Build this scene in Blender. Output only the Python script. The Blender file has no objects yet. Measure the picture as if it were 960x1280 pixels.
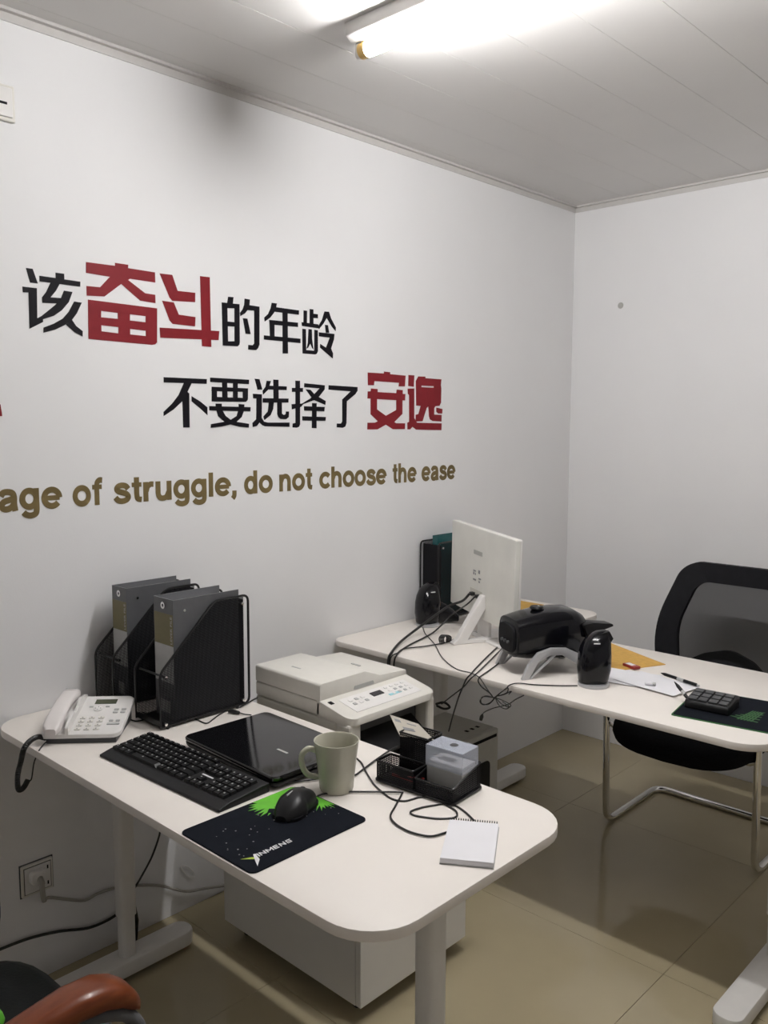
import bpy, bmesh, math, random
from mathutils import Vector, Matrix
from mathutils.geometry import tessellate_polygon
random.seed(7)
scene = bpy.context.scene
COL = scene.collection
PI = math.pi

# ------------------------------------------------------------------ camera, world, exposure
CAM_R, CAM_U, CAM_B, CAM_P = [[0.726623,0.687031,0.002676],[-0.073721,0.074095,0.994523],[0.68307,-0.72284,0.104488],[2.17172,-3.580116,1.500626]]
cam_data = bpy.data.cameras.new('camera')
cam = bpy.data.objects.new('camera', cam_data); COL.objects.link(cam)
cam_data.sensor_fit = 'VERTICAL'; cam_data.sensor_height = 24.0
cam_data.lens = 1074.39 / 1280.0 * 24.0
cam_data.clip_start = 0.02
m = Matrix((CAM_R, CAM_U, CAM_B)).transposed().to_4x4(); m.translation = Vector(CAM_P)
cam.matrix_world = m
scene.camera = cam

world = bpy.data.worlds.new('world'); scene.world = world; world.use_nodes = True
world.node_tree.nodes['Background'].inputs[0].default_value = (0.8, 0.85, 1.0, 1)
world.node_tree.nodes['Background'].inputs[1].default_value = 0.02
vs = scene.view_settings
vs.view_transform = 'Standard'; vs.look = 'None'; vs.gamma = 1.0; vs.use_curve_mapping = False
vs.exposure = 0.48
LAMP_POWER = 98.0

H = 2.489           # ceiling height
ROOM_X, ROOM_Y = 3.6, -5.0
T = 0.74                              # desk top height

# ------------------------------------------------------------------ materials
MATS = {}
def mat(name, col, rough=0.5, metal=0.0, var=0.04, scale=40.0, bump=0.0, bscale=None, coat=0.0, emit=None, estr=0.0, spec=0.5, alpha=None):
    if name in MATS: return MATS[name]
    m = bpy.data.materials.new(name); m.use_nodes = True
    nt = m.node_tree; N = nt.nodes; L = nt.links
    b = N['Principled BSDF']
    tc = N.new('ShaderNodeTexCoord'); nz = N.new('ShaderNodeTexNoise')
    nz.inputs['Scale'].default_value = scale; nz.inputs['Detail'].default_value = 4
    L.new(tc.outputs['Object'], nz.inputs['Vector'])
    rp = N.new('ShaderNodeValToRGB')
    lo = [max(0, c * (1 - var)) for c in col]; hi = [min(1, c * (1 + var)) for c in col]
    rp.color_ramp.elements[0].color = (*lo, 1); rp.color_ramp.elements[1].color = (*hi, 1)
    rp.color_ramp.elements[0].position = 0.3; rp.color_ramp.elements[1].position = 0.7
    L.new(nz.outputs['Fac'], rp.inputs['Fac']); L.new(rp.outputs['Color'], b.inputs['Base Color'])
    b.inputs['Roughness'].default_value = rough; b.inputs['Metallic'].default_value = metal
    b.inputs['Specular IOR Level'].default_value = spec
    if coat: b.inputs['Coat Weight'].default_value = coat; b.inputs['Coat Roughness'].default_value = 0.05
    if bump:
        n2 = N.new('ShaderNodeTexNoise'); n2.inputs['Scale'].default_value = bscale or scale * 4; n2.inputs['Detail'].default_value = 3
        L.new(tc.outputs['Object'], n2.inputs['Vector'])
        bp = N.new('ShaderNodeBump'); bp.inputs['Strength'].default_value = bump; bp.inputs['Distance'].default_value = 0.002
        L.new(n2.outputs['Fac'], bp.inputs['Height']); L.new(bp.outputs['Normal'], b.inputs['Normal'])
    if emit:
        b.inputs['Emission Color'].default_value = (*emit, 1); b.inputs['Emission Strength'].default_value = estr
    if alpha is not None:
        tr = N.new('ShaderNodeBsdfTransparent'); mx = N.new('ShaderNodeMixShader'); mx.inputs[0].default_value = alpha
        L.new(tr.outputs[0], mx.inputs[1]); L.new(b.outputs[0], mx.inputs[2])
        L.new(mx.outputs[0], N['Material Output'].inputs['Surface'])
    MATS[name] = m
    return m
def mesh_mat(name, col, axes, pitch=0.0035, solid=0.45):
    """perforated sheet: square holes cut by the two in-plane object axes"""
    if name in MATS: return MATS[name]
    m = mat(name, col, 0.55, 0.0, 0.05, spec=0.15)
    nt = m.node_tree; N = nt.nodes; L = nt.links
    tc = [n for n in N if n.type == 'TEX_COORD'][0]
    sp = N.new('ShaderNodeSeparateXYZ'); L.new(tc.outputs['Object'], sp.inputs[0])
    outs = []
    for a in axes:
        d = N.new('ShaderNodeMath'); d.operation = 'DIVIDE'; d.inputs[1].default_value = pitch; L.new(sp.outputs[a], d.inputs[0])
        f = N.new('ShaderNodeMath'); f.operation = 'FRACT'; L.new(d.outputs[0], f.inputs[0])
        g = N.new('ShaderNodeMath'); g.operation = 'LESS_THAN'; g.inputs[1].default_value = solid; L.new(f.outputs[0], g.inputs[0])
        outs.append(g)
    mxm = N.new('ShaderNodeMath'); mxm.operation = 'MAXIMUM'
    L.new(outs[0].outputs[0], mxm.inputs[0]); L.new(outs[1].outputs[0], mxm.inputs[1])
    tr = N.new('ShaderNodeBsdfTransparent'); mx = N.new('ShaderNodeMixShader')
    L.new(mxm.outputs[0], mx.inputs[0]); L.new(tr.outputs[0], mx.inputs[1]); L.new(N['Principled BSDF'].outputs[0], mx.inputs[2])
    L.new(mx.outputs[0], N['Material Output'].inputs['Surface'])
    return m

def wood_mat(name, c1, c2):
    m = mat(name, c1, 0.3, coat=0.12, spec=0.3)
    nt = m.node_tree; N = nt.nodes; L = nt.links
    tc = [n for n in N if n.type == 'TEX_COORD'][0]
    mp = N.new('ShaderNodeMapping'); mp.inputs['Scale'].default_value = (30, 3, 30); L.new(tc.outputs['Object'], mp.inputs[0])
    nz = [n for n in N if n.type == 'TEX_NOISE'][0]; nz.inputs['Scale'].default_value = 3; L.new(mp.outputs[0], nz.inputs['Vector'])
    rp = [n for n in N if n.type == 'VALTORGB'][0]
    rp.color_ramp.elements[0].color = (*c1, 1); rp.color_ramp.elements[1].color = (*c2, 1)
    return m

def voronoi_mat(name, rough=0.4):
    m = mat(name, (0.7, 0.7, 0.7), rough)
    nt = m.node_tree; N = nt.nodes; L = nt.links
    tc = [n for n in N if n.type == 'TEX_COORD'][0]
    v = N.new('ShaderNodeTexVoronoi'); v.inputs['Scale'].default_value = 90; L.new(tc.outputs['Object'], v.inputs['Vector'])
    mx = N.new('ShaderNodeMix'); mx.data_type = 'RGBA'; mx.inputs[0].default_value = 0.55
    mx.inputs[6].default_value = (0.8, 0.75, 0.65, 1); L.new(v.outputs['Color'], mx.inputs[7])
    L.new(mx.outputs[2], N['Principled BSDF'].inputs['Base Color'])
    return m

WALL = mat('wall_paint', (0.83, 0.825, 0.83), 0.65, var=0.012, scale=3, bump=0.08, bscale=180)
CEIL = mat('ceiling_pvc', (0.66, 0.645, 0.63), 0.35, var=0.015, scale=4)
GROOVE = mat('panel_groove', (0.52, 0.51, 0.50), 0.6)
TRIM = mat('crown_trim', (0.60, 0.58, 0.56), 0.4, var=0.02)
TILE = mat('polished_tile', (0.415, 0.355, 0.232), 0.08, var=0.07, scale=2.2, spec=0.38)
GROUT = mat('grout', (0.26, 0.23, 0.18), 0.8)
LAMI = mat('white_laminate', (0.86, 0.805, 0.75), 0.42, var=0.015, scale=8, bump=0.03, bscale=500)
LEGM = mat('white_powder_metal', (0.74, 0.72, 0.69), 0.4, var=0.02, scale=20)
CABM = mat('cabinet_white', (0.74, 0.725, 0.69), 0.4, var=0.015, scale=6)
BLK = mat('black_plastic', (0.008, 0.008, 0.009), 0.38, var=0.15, spec=0.25)
BLKG = mat('black_gloss', (0.004, 0.004, 0.006), 0.14, var=0.1, spec=0.32)
LIDG = mat('laptop_gloss', (0.004, 0.004, 0.005), 0.10, var=0.1, spec=0.6)
BLKM = mat('black_matte', (0.007, 0.007, 0.009), 0.65, var=0.2, bump=0.1, bscale=400, spec=0.15)
BLKW = mat('black_wire', (0.010, 0.010, 0.011), 0.3, 0.2)
CABLE = mat('black_cable', (0.012, 0.012, 0.012), 0.45)
GCABLE = mat('grey_cable', (0.35, 0.33, 0.30), 0.5)
CHROME = mat('chrome', (0.78, 0.77, 0.76), 0.08, 1.0, var=0.02)
SILVER = mat('silver_plastic', (0.50, 0.50, 0.51), 0.3, 0.35)
WHITEP = mat('white_plastic', (0.78, 0.76, 0.74), 0.35, var=0.02)
IVORY = mat('ivory_plastic', (0.74, 0.715, 0.66), 0.35, var=0.02)
GREYP = mat('grey_plastic', (0.42, 0.42, 0.40), 0.45)
DARKGREY = mat('dark_grey_plastic', (0.055, 0.057, 0.06), 0.4)
RED = mat('red_vinyl', (0.21, 0.012, 0.018), 0.5, var=0.05, spec=0.2)
INK = mat('black_vinyl', (0.006, 0.005, 0.008), 0.55, spec=0.15)
GOLD = mat('gold_vinyl', (0.17, 0.125, 0.052), 0.5, var=0.15, scale=25, spec=0.2)
PAPER = mat('white_paper', (0.80, 0.79, 0.82), 0.7, var=0.015, scale=15)
MANILA = mat('manila_paper', (0.62, 0.36, 0.075), 0.65, var=0.08, scale=60)
GREEN = mat('green_print', (0.12, 0.46, 0.025), 0.55, var=0.1)
LIME = mat('lime_print', (0.42, 0.55, 0.04), 0.5)
DGREEN = mat('dark_green_print', (0.015, 0.11, 0.02), 0.6)
PADM = mat('mousepad_cloth', (0.008, 0.0095, 0.014), 0.9, var=0.1, bump=0.1, bscale=900, spec=0.08)
PRINTW = mat('white_print', (0.78, 0.78, 0.78), 0.5)
PRINTG = mat('grey_print', (0.25, 0.25, 0.26), 0.5)
CERAMIC = mat('mug_glaze', (0.50, 0.485, 0.395), 0.22, var=0.03, scale=30)
FILEM = mat('file_grey_board', (0.105, 0.107, 0.112), 0.28, var=0.05, bump=0.05, bscale=700)
OLIVE = mat('olive_label', (0.16, 0.135, 0.05), 0.4)
LABELG = mat('label_pale_grey', (0.45, 0.45, 0.44), 0.4)
TEAL = mat('teal_plastic', (0.015, 0.10, 0.105), 0.25)
FABRIC = mat('black_fabric', (0.008, 0.008, 0.010), 0.9, var=0.3, scale=200, bump=0.3, bscale=800, spec=0.1)
BACKMESH = mat('chair_mesh', (0.010, 0.010, 0.010), 0.9, alpha=0.80, spec=0.1)
MESHX = mesh_mat('wire_mesh_x', (0.010, 0.010, 0.012), (1, 2), 0.003, 0.26)
MESHY = mesh_mat('wire_mesh_y', (0.010, 0.010, 0.012), (0, 2), 0.003, 0.72)
MESHXO = mesh_mat('organizer_mesh_x', (0.012, 0.012, 0.014), (1, 2), 0.0042, 0.45)
MESHYO = mesh_mat('organizer_mesh_y', (0.012, 0.012, 0.014), (0, 2), 0.0042, 0.45)
LEATHER = mat('black_leather', (0.005, 0.006, 0.006), 0.5, var=0.2, bump=0.25, bscale=160, spec=0.16)
WOOD = wood_mat('cherry_wood', (0.125, 0.026, 0.007), (0.19, 0.046, 0.013))
CLEAR = mat('clear_plastic', (0.66, 0.70, 0.80), 0.12, alpha=0.34)
LCDG = mat('lcd_olive', (0.055, 0.062, 0.03), 0.2)
PINKT = mat('handset_white', (0.80, 0.755, 0.74), 0.35, var=0.01)
PCM = mat('pc_case_grey', (0.52, 0.52, 0.49), 0.45, var=0.03)
LCDD = mat('lcd_dark', (0.03, 0.032, 0.035), 0.2)
CYAN = mat('cyan_sticker', (0.30, 0.62, 0.68), 0.4)
CANDY = voronoi_mat('printed_wrapper')
TUBEM = mat('fluorescent_tube', (1, 1, 1), 0.4, emit=(1.0, 0.99, 0.985), estr=LAMP_POWER)
TUBEEND = mat('tube_end_amber', (0.75, 0.5, 0.16), 0.4)
RUBBER = mat('rubber_black', (0.015, 0.015, 0.015), 0.7)
WASH = mat('grey_felt', (0.10, 0.10, 0.105), 0.8, bump=0.3, bscale=300)
MARK = mat('red_plastic', (0.33, 0.03, 0.025), 0.4)

# ------------------------------------------------------------------ geometry helpers
def fillet(pts, r, seg=6):
    """round every corner of a 2D polygon; r may be a number or list"""
    out = []; n = len(pts)
    for i, p in enumerate(pts):
        rr = r[i] if isinstance(r, (list, tuple)) else r
        p = Vector(p); a = Vector(pts[i - 1]); b = Vector(pts[(i + 1) % n])
        if rr <= 0: out.append(tuple(p)); continue
        da = (a - p).normalized(); db = (b - p).normalized()
        ang = da.angle(db); d = min(rr / math.tan(ang / 2), (a - p).length * .49, (b - p).length * .49)
        rr = d * math.tan(ang / 2)
        c = p + (da + db).normalized() * (rr / math.sin(ang / 2))
        s = p + da * d - c; e = p + db * d - c
        a0 = math.atan2(s.y, s.x); a1 = math.atan2(e.y, e.x); dd = (a1 - a0 + PI) % (2 * PI) - PI
        for k in range(seg + 1):
            t = a0 + dd * k / seg; out.append((c.x + rr * math.cos(t), c.y + rr * math.sin(t)))
    return out
def rect(x0, x1, y0, y1): return [(x0, y0), (x1, y0), (x1, y1), (x0, y1)]
def smooth_path(pts, n=6, closed=False):
    P = [Vector(q) for q in pts]; out = []
    N = len(P); rng = N if closed else N - 1
    for i in range(rng):
        p1 = P[i]; p2 = P[(i + 1) % N]
        p0 = P[i - 1] if (closed or i > 0) else p1 * 2 - p2
        p3 = P[(i + 2) % N] if (closed or i + 2 < N) else p2 * 2 - p1
        for k in range(n):
            t = k / n
            out.append(0.5 * ((2 * p1) + (p2 - p0) * t + (2 * p0 - 5 * p1 + 4 * p2 - p3) * t * t + (3 * p1 - p0 - 3 * p2 + p3) * t ** 3))
    if not closed: out.append(P[-1])
    return out
def round_path(pts, r, seg=5):
    """polyline in 3D with rounded corners"""
    P = [Vector(q) for q in pts]; out = [P[0]]
    for i in range(1, len(P) - 1):
        a = (P[i - 1] - P[i]); b = (P[i + 1] - P[i]); d = min(r, a.length * .45, b.length * .45)
        s = P[i] + a.normalized() * d; e = P[i] + b.normalized() * d
        for k in range(seg + 1):
            t = k / seg; out.append((1 - t) ** 2 * s + 2 * t * (1 - t) * P[i] + t * t * e)
    out.append(P[-1]); return out

class B:
    def __init__(s): s.bm = bmesh.new()
    def box(s, x0, x1, y0, y1, z0, z1, bev=0.0, seg=2):
        return s.prism(rect(x0, x1, y0, y1), z0, z1, bev=bev, seg=seg)
    def prism(s, pts, a0, a1, axis='z', bev=0.0, seg=2, holes=()):
        bm = s.bm
        f3 = {'z': lambda u, v, w: (u, v, w), 'x': lambda u, v, w: (w, u, v), 'y': lambda u, v, w: (u, w, v)}[axis]
        loops = [pts] + list(holes)
        if holes or len(pts) > 24 and False:
            pass
        lo = [[bm.verts.new(f3(u, v, a0)) for u, v in lp] for lp in loops]
        hi = [[bm.verts.new(f3(u, v, a1)) for u, v in lp] for lp in loops]
        faces = []
        if holes:
            tri = tessellate_polygon([[Vector((u, v, 0)) for u, v in lp] for lp in loops])
            fl = [v for lp in lo for v in lp]; fh = [v for lp in hi for v in lp]
            for t in tri:
                faces.append(bm.faces.new([fl[i] for i in t])); faces.append(bm.faces.new([fh[i] for i in t]))
        else:
            faces.append(bm.faces.new(lo[0])); faces.append(bm.faces.new(hi[0]))
        for a, b in zip(lo, hi):
            n = len(a)
            for i in range(n): faces.append(bm.faces.new([a[i], a[(i + 1) % n], b[(i + 1) % n], b[i]]))
        bmesh.ops.recalc_face_normals(bm, faces=faces)
        if bev > 0 and not holes:
            fs = set(faces)
            es = [e for e in bm.edges if len(e.link_faces) == 2 and all(f in fs for f in e.link_faces) and e.calc_face_angle(0) > 0.6]
            bmesh.ops.bevel(bm, geom=es, offset=bev, segments=seg, profile=0.5, affect='EDGES', clamp_overlap=True)
        return s
    def tube(s, pts, r, seg=8, closed=False, cap=True):
        bm = s.bm; P = [Vector(q) for q in pts]; n = len(P); rings = []
        t0 = (P[1] - P[0]).normalized(); up = Vector((0, 0, 1)) if abs(t0.z) < .9 else Vector((1, 0, 0))
        nrm = (up - t0 * up.dot(t0)).normalized()
        for i in range(n):
            if closed: t = (P[(i + 1) % n] - P[i - 1])
            else: t = P[min(i + 1, n - 1)] - P[max(i - 1, 0)]
            if t.length < 1e-9: t = t0
            t.normalize(); nrm = nrm - t * nrm.dot(t)
            if nrm.length < 1e-6: nrm = t.orthogonal()
            nrm.normalize(); b = t.cross(nrm)
            rr = r[i] if isinstance(r, (list, tuple)) else r
            rings.append([bm.verts.new(P[i] + (nrm * math.cos(2 * PI * k / seg) + b * math.sin(2 * PI * k / seg)) * rr) for k in range(seg)])
        s._skin(rings, closed, cap); return s
    def _skin(s, rings, closed=False, cap=True):
        bm = s.bm; n = len(rings); faces = []
        for i in range(n if closed else n - 1):
            a = rings[i]; b = rings[(i + 1) % n]; m = len(a)
            for k in range(m): faces.append(bm.faces.new([a[k], a[(k + 1) % m], b[(k + 1) % m], b[k]]))
        if cap and not closed: faces.append(bm.faces.new(rings[0][::-1])); faces.append(bm.faces.new(rings[-1]))
        bmesh.ops.recalc_face_normals(bm, faces=faces)
    def loft(s, rings, cap=True):
        s._skin([[s.bm.verts.new(v) for v in r] for r in rings], False, cap); return s
    def lathe(s, prof, cx=0, cy=0, seg=24, cap=True):
        s._skin([[s.bm.verts.new((cx + r * math.cos(2 * PI * k / seg), cy + r * math.sin(2 * PI * k / seg), z)) for k in range(seg)] for r, z in prof], False, cap); return s
    def grid(s, fn, nu, nv, thick=None):
        vs = [[s.bm.verts.new(fn(i / nu, j / nv)) for j in range(nv + 1)] for i in range(nu + 1)]
        for i in range(nu):
            for j in range(nv): s.bm.faces.new([vs[i][j], vs[i + 1][j], vs[i + 1][j + 1], vs[i][j + 1]])
        return s
    def xf(s, M): bmesh.ops.transform(s.bm, matrix=M, verts=s.bm.verts); return s
    def mesh(s, name, smooth=False):
        me = bpy.data.meshes.new(name); s.bm.normal_update(); s.bm.to_mesh(me); s.bm.free()
        if smooth:
            for p in me.polygons: p.use_smooth = True
            try: me.set_sharp_from_angle(angle=math.radians(38))
            except Exception: pass
        return me

XF = {}
def thing(name, label, cat, loc=(0, 0, 0), rot=(0, 0, 0), group=None):
    o = bpy.data.objects.new(name, None); COL.objects.link(o); o.empty_display_size = 0.05
    if isinstance(rot, (int, float)): rot = (0, 0, rot)
    o.location = loc; o.rotation_euler = rot
    from mathutils import Euler
    XF[o] = Matrix.Translation(loc) @ Euler(rot).to_matrix().to_4x4()
    o['label'] = label; o['category'] = cat
    if group: o['group'] = group
    return o
def part(b, name, m, parent, smooth=False, W=False, label=None):
    """link the mesh under parent; W: geometry is in world coordinates"""
    if W:
        M = XF.get(parent)
        if M is not None: b.xf(M.inverted())
    me = b.mesh(name, smooth); me.materials.append(m)
    o = bpy.data.objects.new(name, me); COL.objects.link(o); o.parent = parent
    if label: o['label'] = label
    if W and parent in XF: XF[o] = XF[parent]
    elif parent in XF: XF[o] = XF[parent]
    return o
def share(o, parent, loc, rot=(0, 0, 0), scale=(1, 1, 1)):
    c = bpy.data.objects.new(o.name.split('.')[0], o.data); COL.objects.link(c); c.parent = parent
    c.location = loc; c.rotation_euler = rot; c.scale = scale
    return c
def single(b, name, m, label, cat, smooth=False, group=None, origin=None):
    """a thing of one mesh; its origin goes to `origin`"""
    if origin is not None: b.xf(Matrix.Translation(-Vector(origin)))
    me = b.mesh(name, smooth); me.materials.append(m)
    o = bpy.data.objects.new(name, me); COL.objects.link(o)
    if origin is not None: o.location = origin
    o['label'] = label; o['category'] = cat
    if group: o['group'] = group
    return o
def struct(b, name, m, parent=None, smooth=False):
    me = b.mesh(name, smooth); me.materials.append(m)
    o = bpy.data.objects.new(name, me); COL.objects.link(o)
    if parent: o.parent = parent
    else: o['kind'] = 'structure'
    return o
def text_polys(body, bold=0.0):
    """mesh (verts, faces) of a line of text lying in the xy plane, size 1"""
    cu = bpy.data.curves.new('lettering', 'FONT'); cu.body = body; cu.size = 1.0; cu.offset = bold; cu.resolution_u = 4
    o = bpy.data.objects.new('lettering', cu); COL.objects.link(o)
    dg = bpy.context.evaluated_depsgraph_get(); dg.update()
    me = bpy.data.meshes.new_from_object(o.evaluated_get(dg))
    v = [tuple(q.co) for q in me.vertices]; f = [tuple(q.vertices) for q in me.polygons]
    bpy.data.objects.remove(o); bpy.data.curves.remove(cu); bpy.data.meshes.remove(me)
    return v, f
def text_b(body, M, bold=0.0, width=None, height=None, thick=0.0):
    """B holding text, fitted to width x height (from 0,0) then moved by M"""
    v, f = text_polys(body, bold); b = B()
    x0 = min(q[0] for q in v); x1 = max(q[0] for q in v); y0 = min(q[1] for q in v); y1 = max(q[1] for q in v)
    sx = width / (x1 - x0) if width else 1; sy = height / (y1 - y0) if height else sx
    bv = [b.bm.verts.new(((q[0] - x0) * sx, (q[1] - y0) * sy, 0)) for q in v]
    for q in f:
        try: b.bm.faces.new([bv[i] for i in q])
        except ValueError: pass
    if thick:
        r = bmesh.ops.extrude_face_region(b.bm, geom=list(b.bm.faces))
        bmesh.ops.translate(b.bm, verts=[g for g in r['geom'] if isinstance(g, bmesh.types.BMVert)], vec=(0, 0, thick))
        bmesh.ops.recalc_face_normals(b.bm, faces=b.bm.faces)
    return b.xf(M)

# ------------------------------------------------------------------ the room
TH = 0.12
fl = struct(B().box(-TH, ROOM_X + TH, ROOM_Y - TH, TH, -0.10, -0.012), 'floor', GROUT)
def cuts(a, step, lo, hi):
    k = math.ceil((lo - a) / step); c = [lo]
    while a + k * step < hi - 1e-6:
        if a + k * step > lo + 1e-6: c.append(a + k * step)
        k += 1
    return c + [hi]
gx = cuts(1.214, 0.75, 0, ROOM_X); gy = cuts(-1.45, 0.75, ROOM_Y, 0)
for i in range(len(gx) - 1):
    for j in range(len(gy) - 1):
        struct(B().box(gx[i] + .0006, gx[i + 1] - .0006, gy[j] + .0006, gy[j + 1] - .0006, -0.012, 0.0, bev=.0004, seg=1), 'floor_tile', TILE, fl)
ce = struct(B().box(-TH, ROOM_X + TH, ROOM_Y - TH, TH, H + 0.008, H + 0.1), 'ceiling', GROOVE)
cx = cuts(0.62, 0.185, 0, ROOM_X)
for i in range(len(cx) - 1):
    struct(B().box(cx[i] + .0004, cx[i + 1] - .0004, ROOM_Y, 0, H, H + 0.008, bev=.0008, seg=1), 'ceiling_panel', CEIL, ce)
struct(B().box(-TH, 0, ROOM_Y - TH, TH, 0, H), 'wall_left', WALL)
struct(B().box(0, ROOM_X + TH, 0, TH, 0, H), 'wall_back', WALL)
struct(B().box(ROOM_X, ROOM_X + TH, ROOM_Y - TH, 0, 0, H), 'wall_right', WALL)
struct(B().box(0, ROOM_X, ROOM_Y - TH, ROOM_Y, 0, H), 'wall_front', WALL)
def crown(pts, name, a0, a1, axis): struct(B().prism(pts, a0, a1, axis), name, TRIM)
crown([(0, H - .028), (.004, H - .028), (.004, H - .008), (.018, H - .008), (.018, H), (0, H)], 'trim_1', ROOM_Y, 0, 'y')
crown([(0, H - .028), (-.004, H - .028), (-.004, H - .008), (-.018, H - .008), (-.018, H), (0, H)], 'trim_2', 0.004, ROOM_X, 'x')

# ------------------------------------------------------------------ ceiling lamp
LY = -1.965
lamp = thing('ceiling_lamp', 'lit white fluorescent batten lamp mounted under the ceiling', 'lamp', (1.16, LY, H - .07))
part(B().prism([(LY - .045, H), (LY + .045, H), (LY + .04, H - .03), (LY + .022, H - .040), (LY - .022, H - .040), (LY - .04, H - .03)], .545, 1.775, 'x', bev=.003), 'housing', WHITEP, lamp, W=True)
for x in (.553, 1.757):
    h = part(B().prism(fillet([(LY - .012, H - .040), (LY + .012, H - .040), (LY + .012, H - .078), (LY - .012, H - .078)], .008, 4), x, x + .012, 'x'), 'lamp_holder', WHITEP, lamp, W=True)
for x in (.565, 1.735):
    part(B().loft([[(x + d, LY + .0195 * math.cos(a), H - .060 + .0195 * math.sin(a)) for a in [2 * PI * k / 16 for k in range(16)]] for d in (0, .022)]), 'tube_cap', TUBEEND, lamp, W=True, smooth=True)
part(B().loft([[(x, LY + .019 * math.cos(a), H - .060 + .019 * math.sin(a)) for a in [2 * PI * k / 16 for k in range(16)]] for x in (.587, 1.735)]), 'tube', TUBEM, lamp, W=True, smooth=True)

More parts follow.
